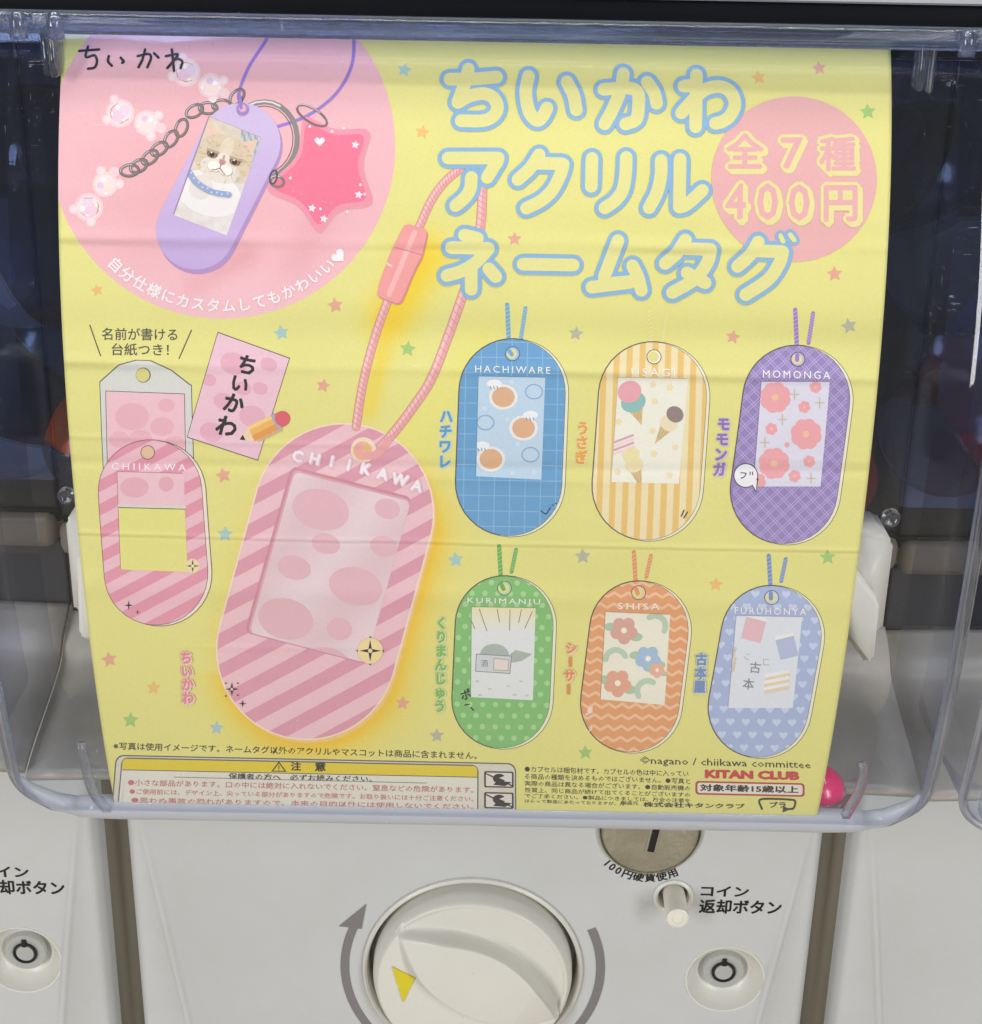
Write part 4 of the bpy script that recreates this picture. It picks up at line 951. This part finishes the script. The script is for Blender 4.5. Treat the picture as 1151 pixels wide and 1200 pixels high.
# --- openings in the front
knob_c = PP(554, 1136); KR = 0.0452
lock_c = PP(849.5, 1147); LR = 0.0162
btn_c = PP(789, 1050); BR = 0.0070
slot_c = PP(762, 971); SR = 0.0196
print('knob', knob_c, 'lock', lock_c, 'btn', btn_c, 'slot', slot_c)
def front_panel():
    zs = np.linspace(ZB, ZPT, 60)
    outer = [(MX + HWP, z) for z in zs] + [(MX - HWP, z) for z in zs[::-1]]
    V, E, Fc = [], [], []
    def loop(P, face=False):
        b = len(V); V.extend(Vector(p) for p in P); n = len(P)
        E.extend((b + i, b + (i + 1) % n) for i in range(n))
        if face: Fc.append(list(range(b, b + n)))
    loop(outer, True)
    holes = [(knob_c, KR), (lock_c, LR), (btn_c, BR)]
    for c, r in holes: loop([(c[0] + r * math.cos(6.28318 * k / 72), c[1] + r * math.sin(6.28318 * k / 72)) for k in range(72)])
    fl = [PP(163.5, 959), PP(214, 1199)]; fr = [PP(946, 981), PP(881, 1194)]
    k_ = ((fl[1][0] - fl[0][0]) / (fl[0][1] - fl[1][1]) + (fr[0][0] - fr[1][0]) / (fr[0][1] - fr[1][1])) / 2
    xe = ((MX - fl[0][0]) + (fr[0][0] - MX)) / 2; ze = (fl[0][1] + fr[0][1]) / 2
    xf = lambda z: xe - (ze - z) * k_
    for s_ in (-1, 1):
        for o_ in (-.0027, -.0013, -.0004, .0004, .0013, .0027):
            b = len(V)
            z1 = ZPT - 1e-4; z0 = max(ZB + 1e-4, ze - (xe - .06) / k_)
            if xf(z1) + o_ > HWP: z1 = ze + (HWP - .0002 - o_ - xe) / k_
            for z in np.linspace(z0, z1, 12): V.append(Vector((MX + s_ * (xf(z) + o_), z)))
            E.extend((b + i, b + i + 1) for i in range(11))
    r = delaunay_2d_cdt(V, E, Fc, 1, 1e-7, True)
    out = []
    for f, o in zip(r[2], r[5]):
        c = sum((r[0][i] for i in f), Vector((0, 0))) / len(f)
        if o and all((c - Vector(h)).length > rr_ * .9985 for h, rr_ in holes): out.append(f)
    P = []
    for v in r[0]:
        d = abs(v.x - MX) - xf(v.y)
        y = max(0.0, d) * 0.13 - (min(1.0, max(0.0, (HWP - .001 - xf(v.y)) / .006)) * 0.0019 * max(0.0, 1 - (abs(d) / .0027) ** 1.3) if abs(d) < .0027 else 0)
        P.append((v.x, y, v.y))
    fs = []
    for f in out:
        a = sum(P[f[i]][0] * P[f[(i + 1) % len(f)]][2] - P[f[(i + 1) % len(f)]][0] * P[f[i]][2] for i in range(len(f)))
        fs.append(tuple(f) if a > 0 else tuple(f[::-1]))
    # rounded edge and flank on both sides
    for s_ in (-1, 1):
        prev = None
        for z in zs:
            y0 = max(0.0, HWP - xf(z)) * .13; row = []
            for k in range(9):
                t = math.pi / 2 * k / 8; P.append((MX + s_ * (HWP + .0044 * math.sin(t)), y0 + .0066 * (1 - math.cos(t)), z)); row.append(len(P) - 1)
            P.append((MX + s_ * (HWP + .0044), .12, z)); row.append(len(P) - 1)
            if prev:
                for k in range(len(row) - 1): fs.append((prev[k], row[k], row[k + 1], prev[k + 1]) if s_ < 0 else (prev[k], prev[k + 1], row[k + 1], row[k]))
            prev = row
    o = mesh_from('front_panel', P, fs, M['panel'], machine, True); o.data.set_sharp_from_angle(angle=math.radians(50)); return o
front = front_panel()
# dial recess, dial
lathe('dial_surround', [(KR + .0004, -.0002), (KR + .0002, -.0012), (KR - .0006, -.0018), (KR - .0014, -.0014), (KR - .0018, .0), (KR - .0020, .008), (KR - .0030, .010), (0.02, .0105)], knob_c[0], knob_c[1], M['dial'], machine, 96)
def dial():
    R = KR - .0042; V, F = [], []; nr, na = 110, 240; ang = math.radians(-31)
    def h(x, z):
        r = math.hypot(x, z) / R
        u = (x * math.cos(ang) + z * math.sin(ang)) / R; v = (-x * math.sin(ang) + z * math.cos(ang)) / R
        base = .0100 + .0016 * (1 - r * r) - (.0065 * ((r - .93) / .07) ** 2 if r > .93 else 0)
        v -= .12; wv = .40 * (1 - min(1, abs(u / .95)) ** 2.0)
        if wv <= 0.001: return base
        t = (wv - abs(v)) / .035
        t = max(0.0, min(1.0, t)); t = t * t * (3 - 2 * t)
        g = .0062 * min(1.0, wv / .28) * (1 - 0.25 * (v / .46) ** 2)
        # the face sinks a little in front of the raised blade
        sink = .0042 * max(0.0, 1 - max(0.0, (abs(v) - wv)) / .5) * (1 if r < .9 else max(0, (1 - r) / .1)) * (1 - t) * (1 if v > 0 else 0)
        return base + g * t - sink
    V.append((0, 0)); F = []
    for i in range(1, nr + 1):
        for k in range(na): a_ = 2 * math.pi * k / na; V.append((R * i / nr * math.cos(a_), R * i / nr * math.sin(a_)))
    P = [(knob_c[0] + x, -h(x, z), knob_c[1] + z) for x, z in V]
    for k in range(na): F.append((0, 1 + k, 1 + (k + 1) % na))
    for i in range(nr - 1):
        for k in range(na): a_, b_ = 1 + i * na + k, 1 + i * na + (k + 1) % na; F.append((a_, a_ + na, b_ + na, b_))
    b = len(P)
    for k in range(na): a_ = 2 * math.pi * k / na; P.append((knob_c[0] + (R + .0004) * math.cos(a_), .009, knob_c[1] + (R + .0004) * math.sin(a_)))
    for k in range(na): F.append((b - na + k, b + k, b + (k + 1) % na, b - na + (k + 1) % na))
    o = mesh_from('dial', P, F, M['dial'], machine, True)
    bm = bmesh.new(); bm.from_mesh(o.data); bmesh.ops.recalc_face_normals(bm, faces=bm.faces); bm.to_mesh(o.data); bm.free()
    # yellow pointer
    cen = PP(472, 1154, -.011); T = []
    tri = [PP(459.5, 1132.5, -.0108), PP(486.5, 1145, -.0108), PP(472.5, 1174, -.0108)]
    bm = bmesh.new(); lo = [bm.verts.new((x, -h(x - knob_c[0], z - knob_c[1]) - .0001, z)) for x, z in tri]; hi = [bm.verts.new((v.co.x, v.co.y - .0005, v.co.z)) for v in lo]
    bm.faces.new(hi); 
    for i in range(3): bm.faces.new([lo[i], lo[(i + 1) % 3], hi[(i + 1) % 3], hi[i]])
    bmesh.ops.recalc_face_normals(bm, faces=bm.faces)
    bm_obj('pointer_sticker', bm, M['yellow'], o)
    return o
dial_o = dial()
# turning arrows printed round the dial
def arc_print(name, a0, a1, r, wd, head, mat):
    V, F = [], []; n = 40
    for i in range(n + 1):
        t = math.radians(a0 + (a1 - a0) * i / n)
        for q in (r - wd / 2, r + wd / 2): V.append((knob_c[0] + q * math.cos(t), -.00018, knob_c[1] + q * math.sin(t)))
    for i in range(n): F.append((2 * i, 2 * i + 1, 2 * i + 3, 2 * i + 2))
    if head:
        t = math.radians(a0); s_ = -1; b = len(V)
        for q, dt in ((r - wd * .9, 0), (r + wd * 1.6, 2.5), (r + wd * .3, -13)):
            tt = math.radians(a0 + dt); V.append((knob_c[0] + q * math.cos(tt), -.00019, knob_c[1] + q * math.sin(tt)))
        F.append((b, b + 1, b + 2))
    # give the ink a little body
    o = mesh_from(name, V, F, mat, machine); md = o.modifiers.new('ink', 'SOLIDIFY'); md.thickness = .00012; return o
r0 = (on_plane(709, 1140, 0).x - knob_c[0]) - .0019
arc_print('arrow_marking', 157, 240, r0, .0036, True, M['gray_print']); arc_print('arrow_marking', 24, -60, r0, .0036, False, M['gray_print'])
# coin slot
def coin_slot(c):
    lathe('coin_slot_rim', [(SR + .0010, .001), (SR + .0010, -.0010), (SR + .0008, -.0016), (SR + .0005, -.0016), (SR + .0002, -.0010)], c[0], c[1], M['steel'], machine, 72, cap=False)
    o = lathe('coin_slot_plate', [(SR, .002), (SR, -.0012), (SR - .0007, -.0022), (SR - .0016, -.0026), (.0, -.0027)], c[0], c[1], M['steel'], machine, 72, cap=False)
    def bar(nm, hw_, y, z0, z1, mat, rim=0):
        bm = bmesh.new(); add_box(bm, (-hw_, y, z0), (hw_, -.0024, z1), .0003)
        bmesh.ops.rotate(bm, verts=bm.verts, matrix=Matrix.Rotation(math.radians(9), 3, 'Y')); bmesh.ops.translate(bm, verts=bm.verts, vec=(c[0] + .0018, 0, c[1])); bm_obj(nm, bm, mat, o)
    bar('slot_rim', .0022, -.0031, -.0100, .0100, M['steel']); bar('slot', .0014, -.0034, -.0090, .0090, M['black'])
coin_slot(slot_c)
# flat lettering on the front
def panel_text(name, items, mat, parent, y=-.00012, depth=.00015):
    V, F = [], []
    for ch, P4 in items:       # P4: function em coords -> (x, z)
        co, tr = glyphs(ch, .028)
        pts = [P4(p) for p in co]
        polys = [[pts[i] for i in t] for t in tr]
        for q in polys:
            b = len(V); V += [(p[0], y, p[1]) for p in q]; F.append(tuple(range(b, b + len(q))))
    o = mesh_from(name, V, F, mat, parent); return o
def line_items(body, xa, xb, ya, yb, slope=.02):
    """text line fitted to a box read from the photo, laid on the front"""
    co, tr = glyphs(body, .02); mn, mx = co.min(0), co.max(0)
    p0 = PP(xa, yb); p1 = PP(xb, yb + slope * (xb - xa)); p2 = PP(xa, ya)
    wx_ = p1[0] - p0[0]; hz = p2[1] - p0[1]
    return [(body, lambda p: (p0[0] + (p[0] - mn[0]) / (mx[0] - mn[0]) * wx_, p0[1] + (p[1] - mn[1]) / (mx[1] - mn[1]) * hz))]
panel_text('lettering', line_items('コイン', 821, 877, 1038, 1050, .0) , M['black'], machine)
panel_text('lettering', line_items('返却ボタン', 819, 915, 1053.5, 1070, .01), M['black'], machine)
its = []
for i, ch in enumerate('100円硬貨使用'):
    an = math.radians((226, 233, 240.5, 250, 261.5, 273, 284.5, 296)[i]); r_ = SR + .0036; cx, cz = slot_c[0] + r_ * math.cos(an), slot_c[1] + r_ * math.sin(an); ph = an + math.pi / 2; sz = .0046
    def f(p, cx=cx, cz=cz, ph=ph, sz=sz, full=ord(ch) > 255):
        u, v = (p[0] - (.5 if full else .3)) * sz, (p[1] - .36) * sz
        return cx + u * math.cos(ph) - v * math.sin(ph), cz + u * math.sin(ph) + v * math.cos(ph)
    its.append((ch, f))
panel_text('lettering', its, M['black'], machine)
# coin return button
lathe('button_surround', [(BR + .0012, .0002), (BR + .0010, -.0009), (BR + .0002, -.0013), (BR - .0006, -.0009), (BR - .0010, .001), (BR - .0012, .008), (0.001, .0085)], *btn_c, M['dial'], machine, 48)
ob = lathe('coin_return_button', [(.0044, .008), (.0046, -.0136), (.0044, -.0148), (.0037, -.0153), (.0022, -.0153), (.0020, -.0149), (.0, -.0149)], btn_c[0] + .0004, btn_c[1], M['white'], machine, 40, cap=False)
# lock
def lock(c):
    lathe('lock_bowl', [(LR + .0006, .0001), (LR + .0003, -.0005), (LR - .0003, -.0004), (LR - .0016, .0022), (LR - .0045, .0062), (LR - .0068, .0078), (.001, .0080)], *c, M['dial'], machine, 64)
    o = lathe('key_lock', [(.0086, .0079), (.0086, .0050), (.0083, .0044), (.0064, .0042), (.0060, .0044), (.0, .0044)], c[0], c[1] + .0002, M['lock_gray'], machine, 48, cap=False)
    V, F = [], []; 
    lathe('key_ring', [(.0050, .0044), (.0050, .0037), (.0041, .0037), (.0041, .0044)], c[0], c[1] + .0002, M['black'], o, 40, cap=False)
    bm = bmesh.new(); add_box(bm, (c[0] - .0009, .0035, c[1] + .0034), (c[0] + .0009, .0046, c[1] + .0070), .0002); bm_obj('key_notch', bm, M['black'], o)
    lathe('lock_pin', [(.0036, .0044), (.0036, .0038), (.0, .0037)], c[0], c[1] + .0002, M['lock_gray'], o, 32, cap=False)
lock(lock_c)

# beige trim filling the seam between neighbouring machines
for s_ in (-1, 1):
    V, F = [], []; xs_ = MX + s_ * (PITCHW / 2 + .0045)
    for j, z in enumerate((ZB, ZPT)):
        for k in range(13): t = math.pi * k / 12; V.append((xs_ - s_ * .0088 * math.cos(t) * -1, .0190 - .0050 * math.sin(t), z))
    for k in range(12): F.append((k, k + 1, 14 + k, 13 + k))
    o = mesh_from('side_trim', V, F, M['trim'], machine, True); md = o.modifiers.new('thick', 'SOLIDIFY'); md.thickness = .0008
# --- the clear lid: bowed sheet with rolled edges
HWL = min(0.1402, PITCHW / 2 - .0012); LX = MX - .0005
ZLB = to_poster([(600, 955)], 0.0055)[0][1]; ZLT = ZTOP + .004
print('lid bottom z', ZLB, 'top', ZLT)
LOFF = -.0045
RC = .017
def sd_round(x, z):       # distance inside the lid's outline (open at the top)
    dx = HWL - abs(x - LX); dz = z - ZLB
    if dx < RC and dz < RC: return RC - math.hypot(RC - dx, RC - dz)
    return min(dx, dz)
def lid_y(x, z, edge=True):
    y = float(prof(max(z, ZBOT - .004))) + LOFF
    d = sd_round(x, z); R = .013
    if edge and d < R: y += R - math.sqrt(max(0, R * R - (R - max(0, d)) ** 2))
    return y
def lid():
    zs = [ZLT - .003 * i for i in range(int((ZLT - ZLB - .02) / .003))]
    z = zs[-1]
    while z > ZLB + 1e-4: z -= .0008; zs.append(max(z, ZLB))
    V, F = [], []; us = []
    n = 60
    for i in range(n + 1):
        t = i / n * 2 - 1; us.append(math.copysign(1 - (1 - abs(t)) ** 1.7, t))
    for z in zs:
        dz = z - ZLB; hw = HWL if dz >= RC else HWL - RC + math.sqrt(max(0, RC * RC - (RC - dz) ** 2))
        for u in us: x = LX + u * hw; V.append((x, lid_y(x, z), z))
    m_ = n + 1
    for j in range(len(zs) - 1):
        for i in range(n): F.append((j * m_ + i, (j + 1) * m_ + i, (j + 1) * m_ + i + 1, j * m_ + i + 1))
    # walls running back to the machine
    edge = [j * m_ for j in range(len(zs))] + [(len(zs) - 1) * m_ + i for i in range(1, n + 1)] + [j * m_ + n for j in range(len(zs) - 2, -1, -1)]
    prev = edge
    for dy in (.012, .03, .055):
        b = len(V)
        for e in edge: V.append((V[e][0], V[e][1] + dy, V[e][2]))
        for i in range(len(edge) - 1): F.append((prev[i], b + i, b + i + 1, prev[i + 1]))
        prev = list(range(b, b + len(edge)))
    o = mesh_from('clear_lid', V, F, M['clear'], machine, True)
    # thick rolled lip round the outline
    path = []
    for j in range(0, len(zs), 2): x = LX - (HWL if zs[j] - ZLB >= RC else HWL - RC + math.sqrt(max(0, RC ** 2 - (RC - zs[j] + ZLB) ** 2))); path.append((x - .0002, lid_y(x, zs[j]) - .003, zs[j]))
    for i in range(0, 41): path.append((LX - (HWL - RC) + 2 * (HWL - RC) * i / 40, 0, ZLB))
    k_ = len(path)
    for j in range(len(zs) - 1, -1, -2): x = LX + (HWL if zs[j] - ZLB >= RC else HWL - RC + math.sqrt(max(0, RC ** 2 - (RC - zs[j] + ZLB) ** 2))); path.append((x + .0002, lid_y(x, zs[j]) - .003, zs[j]))
    path = [p if p[1] != 0 else (p[0], lid_y(p[0], p[2]) - .003, p[2]) for p in path]
    # two mouldings: an outer bead and an inner step
    tube_mesh('lid_bead', path, .0014, M['lip'], o, 10)
    inner = []
    for (x, y, z) in path:
        cx_ = LX; dx = (x - cx_); fx = 1 - .0038 / HWL; inner.append((cx_ + dx * fx, y - .0062, max(z, z + .0042 * max(0, 1 - (z - ZLB) / RC))))
    tube_mesh('lid_step', inner, .0009, M['rib'], o, 8)
    # bright flange along the bottom
    bm = bmesh.new()
    def strip(y0, y1, z0, z1, hwx, nm, mat, bev=.0012):
        bm = bmesh.new(); add_box(bm, (LX - hwx, y0, z0), (LX + hwx, y1, z1), bev, 3); return bm_obj(nm, bm, mat, o, True)
    yb = lid_y(LX, ZLB + .006)
    fl_ = [(LX + (x - LX) * (1 - .0030 / HWL), y - .0052, z + .0050) for x, y, z in path if z < ZLB + RC * .7]
    nn_ = len(fl_); tube_mesh('bottom_flange', fl_, [.0008 + .0030 * min(1, 6 * i / nn_, 6 * (nn_ - 1 - i) / nn_) for i in range(nn_)], M['flange'], o, 12)
    return o
lid_o = lid()
# top rail with hinge
def rail():
    yt = float(prof(ZTOP))
    z0 = ZTOP + .0006
    t1 = on_plane(560, 22, yt - .010)
    bm = bmesh.new(); add_box(bm, (LX - HWL - .006, yt - .012, z0), (LX + HWL + .004, yt - .001, t1.z - .0002), .0016, 3)
    o = bm_obj('hinge_rail', bm, M['rail'], machine, True)
    tube_mesh('hinge_rod', [(LX - HWL - .006 + i * (2 * HWL + .01) / 30, yt - .0125, t1.z - .0016) for i in range(31)], .0021, M['rib'], o)
    tube_mesh('rail_bead', [(LX - HWL + i * (2 * HWL) / 30, yt - .0125, z0 + .0010) for i in range(31)], .0008, M['rib'], o)
    # tabs hanging beside the card
    for (xa, xb, ya, yb_) in ((1072, 1096, 50, 107), (52, 68, 36, 89)):
        p0, p1 = on_plane(xa, yb_, yt - .008), on_plane(xb, ya, yt - .008)
        bm = bmesh.new(); add_box(bm, (p0.x, yt - .0095, p0.z), (p0.x + (p1.x - p0.x) * .5, yt - .002, p1.z), .0009); add_box(bm, (p0.x + (p1.x - p0.x) * .54, yt - .012, p0.z), (p1.x, yt - .003, p1.z), .0009); bm_obj('card_tab', bm, M['lip'] if xa > 500 else M['rib'], o, True)
    for x in (1132, 25, 68):
        p0 = on_plane(x, 50, yt - .012); tube_mesh('hinge_post', [(p0.x, yt - .0135, z0 - .001), (p0.x, yt - .0135, t1.z)], .0022, M['rib'], o)
    # dark seam and pale housing over the rail
    t2 = on_plane(560, 7, yt - .003)
    bm = bmesh.new(); add_box(bm, (MX - PITCHW / 2, yt + .003, z0 - .004), (MX + PITCHW / 2, .05, t2.z + .002), .0008); bm_obj('seam_strip', bm, M['dark'], machine)
    bm = bmesh.new(); add_box(bm, (MX - PITCHW / 2 + .0003, yt - .003, t2.z + .0022), (MX + PITCHW / 2 - .0003, .06, t2.z + .12), .002); bm_obj('upper_housing', bm, M['panel'], machine)
    return t1.z, t2.z
zr1, zr2 = rail()
# --- inside: smoked hopper window, shelf, recess, tray
YI = -.030
zA = on_plane(1080, 625, YI).z; zB = on_plane(1080, 665, YI).z; zC = on_plane(1080, 745, YI).z
def boxpart(name, lo, hi, mat, bev=.001, parent=None, smooth=False):
    bm = bmesh.new(); add_box(bm, lo, hi, bev); return bm_obj(name, bm, mat, parent or machine, smooth)
X0, X1 = MX - PITCHW / 2 - .0021, MX + PITCHW / 2 + .0021
boxpart('hopper_window', (X0, YI, zA), (X1, YI + .002, zr1), M['smoke'])
boxpart('hopper_back', (X0, YI + .10, zA), (X1, YI + .104, zr1), M['navy'])
boxpart('hopper_floor', (X0, YI + .0025, zA - .006), (X1, YI + .10, zA - .001), M['dark'])
boxpart('shelf_edge', (X0, YI - .006, zB), (X1, YI + .002, zA - .0005), M['shelf'], .0038, smooth=True)
boxpart('recess_back', (X0, YI + .004, zC), (X1, YI + .008, zB - .0005), M['tray_dark'])
def tray():
    V, F = [], []; n = 26
    for i in range(n + 1):
        t = i / n
        z = zC + (ZLB - .004 - zC) * t; y = YI + .006 - .066 * t ** 1.5 - .004 * math.sin(t * 9)
        for k in range(25): x = X0 + (X1 - X0) * k / 24; V.append((x, y - .003 * (abs(k / 12 - 1)) ** 4, z))
    for i in range(n):
        for k in range(24): F.append((i * 25 + k, (i + 1) * 25 + k, (i + 1) * 25 + k + 1, i * 25 + k + 1))
    o = mesh_from('capsule_tray', V, F, M['tray'], machine, True); md = o.modifiers.new('thick', 'SOLIDIFY'); md.thickness = .003; md.offset = 1
tray()
boxpart('lid_underside', (MX - HWL + .004, YI - .052, ZLB + .0002), (MX + HWL - .004, .0, ZLB + .003), M['rib'])
# white latches both sides
def extrude_px(name, pts, y0, y1, mat, parent, bev=.0012):
    bm = bmesh.new(); P = [on_plane(x, y, y0) for x, y in pts]
    vs0 = [bm.verts.new((p.x, y0, p.z)) for p in P]; vs1 = [bm.verts.new((p.x, y1, p.z)) for p in P]; n = len(P)
    bm.faces.new(vs0); bm.faces.new(vs1[::-1])
    for i in range(n): bm.faces.new([vs0[i], vs1[i], vs1[(i + 1) % n], vs0[(i + 1) % n]])
    bmesh.ops.recalc_face_normals(bm, faces=bm.faces)
    bmesh.ops.bevel(bm, geom=list(bm.edges), offset=bev, segments=3, affect='EDGES')
    return bm_obj(name, bm, mat, parent, True)
YL = float(prof(1.0)) + .012
l1 = extrude_px('latch_plate', [(990, 622), (1040, 629), (1048, 637), (1035, 741), (985, 741)], YL + .010, YL + .03, M['white'], machine)
extrude_px('latch_hook', [(985, 650), (1001, 668), (1031.5, 706.6), (1025, 776), (1016, 780), (985, 738)], YL, YL + .012, M['white'], l1)
l2 = extrude_px('latch_plate', [(76, 612), (82, 604), (140, 604), (140, 718), (86, 718)], YL + .010, YL + .03, M['white'], machine)
extrude_px('latch_hook', [(89, 652), (104, 647), (140, 660), (140, 752), (97, 752), (92, 746)], YL, YL + .012, M['white'], l2)
# clear bosses and guide fins of the lid
for x, y, r in ((1044, 607, .0026), (78, 581, .0024)):
    yy = float(prof(1.0)) + LOFF - .001; p = on_plane(x, y, yy)
    V = lathe('lid_boss', [(r, yy + .0008), (r, yy - .0004), (r * .75, yy - .0008), (r * .5, yy - .0002), (0, yy)], p.x, p.z, M['lip'], lid_o, 24, cap=False)
def fin(px_pts, wd):
    pts = [on_plane(x, y, YL - .004) for x, y in px_pts]; pts = smooth_path([(p.x, p.z) for p in pts], 6)
    bm = bmesh.new(); rows_ = []
    for x, z in pts:
        y = float(prof(z)) + LOFF; rows_.append([bm.verts.new(v) for v in ((x - wd, y + .0015, z), (x + wd, y + .0015, z), (x + wd, y + .0045, z), (x - wd, y + .0045, z))])
    for a_, b_ in zip(rows_[:-1], rows_[1:]):
        for k in range(4): bm.faces.new([a_[k], a_[(k + 1) % 4], b_[(k + 1) % 4], b_[k]])
    bm.faces.new(rows_[0][::-1]); bm.faces.new(rows_[-1]); bmesh.ops.recalc_face_normals(bm, faces=bm.faces)
    bm_obj('guide_fin', bm, M['rib'], lid_o, True)
fin([(1006, 882), (1008, 900), (1002, 925), (990, 955)], .0011); fin([(101, 858), (105, 890), (112, 925), (126, 950)], .0011)

# --- neighbours: copies of the machine with its parts
def copy_tree(o, parent, skip):
    c = o.copy(); col.objects.link(c)
    if parent is not None: c.parent = parent
    for ch in o.children:
        if ch.name.split('.')[0] in skip: continue
        copy_tree(ch, c, skip)
    return c
for s_, lab in ((-1, 'white capsule vending machine at the left edge, its key lock and black lettering in view'), (1, 'white capsule vending machine at the right edge, only blank front and lid corner in view')):
    c = copy_tree(machine, None, ('side_trim',))
    c.location.x += s_ * (PITCHW + .0046); c.location.z += .0028 if s_ < 0 else -.0015; c['label'] = lab

# --- capsules
def capsule(px, py, y, r, colr, label, tilt=0.3, group='toy capsules inside the middle machine'):
    p = on_plane(px, py, y)
    root = empty('toy_capsule', (p.x, y, p.z - r), label, 'capsule', group)
    for nm, mat, s_ in (('coloured_half', capsule_mat('capsule_' + label[:10], colr, .1), 1), ('clear_half', M['rib'], -1)):
        bm = bmesh.new(); bmesh.ops.create_uvsphere(bm, u_segments=40, v_segments=24, radius=r if s_ > 0 else r * .985)
        bmesh.ops.delete(bm, geom=[v for v in bm.verts if v.co.z * s_ < -.0008], context='VERTS')
        bmesh.ops.rotate(bm, verts=bm.verts, matrix=Matrix.Rotation(tilt, 3, 'Y')); bmesh.ops.translate(bm, verts=bm.verts, vec=p)
        bm_obj(nm, bm, mat, root, True)
    ringp = [Vector((r * 1.005 * math.cos(t), r * 1.005 * math.sin(t), 0)) for t in np.linspace(0, 2 * math.pi, 33)]
    R_ = Matrix.Rotation(tilt, 3, 'Y'); tube_mesh('seam_ring', [R_ @ q + p for q in ringp], .0008, root.children[0].data.materials[0], root, 6)
CY = YI + .0225
capsule(113, 517, CY - .003, .0195, (255, 96, 16), 'orange capsule peeping out behind the left edge of the card', .3)
capsule(14, 480, CY + .004, .025, (20, 40, 80), 'navy capsule in the dark window left of the orange one', .4)
capsule(26, 300, CY + .002, .025, (16, 46, 96), 'blue capsule in the dark window far left, high beside the card', 1.2)
for x_, y_, c_, l_ in ((-20, 395, (70, 30, 80), 'purple capsule in the dark window between the blue and the navy one at far left'), (50, 180, (12, 30, 70), 'dark blue capsule at the top of the left dark window, nearest the upper card corner'), (70, 400, (16, 60, 90), 'teal capsule in the dark window half hidden by the left edge of the card'), (1066, 400, (120, 30, 50), 'maroon capsule in the dark window, touching the wine red one from above'), (1075, 200, (14, 30, 80), 'midnight blue capsule at the top of the right dark window')):
    capsule(x_, y_, CY + .02, .0235, c_, l_, random.uniform(.2, 2.5))
capsule(964, 560, CY, .0195, (220, 40, 20), 'red capsule peeping out behind the right edge of the card', .6)
capsule(1112, 500, CY + .004, .0255, (150, 24, 60), 'wine red capsule in the dark window right of the card', .9)
capsule(1124, 310, CY + .006, .0255, (16, 44, 110), 'blue capsule in the dark window high beside the right edge of the card', 2.0)
p_ = on_plane(960, 925, YL + .012)
capsule(957, 927, YL + .016, .0088, (255, 60, 130), 'small bright pink ball resting in the tray at the lower right corner of the card', 0.0)

# --- backdrop
bm = bmesh.new(); add_box(bm, (-3, .6, 0), (3, .62, 2.6)); bw = bm_obj('wall', bm, M['wall']); bw['kind'] = 'structure'
bm = bmesh.new(); add_box(bm, (-3, -3.5, -.02), (3, .6, 0)); bw = bm_obj('floor', bm, M['panel_side']); bw['kind'] = 'structure'
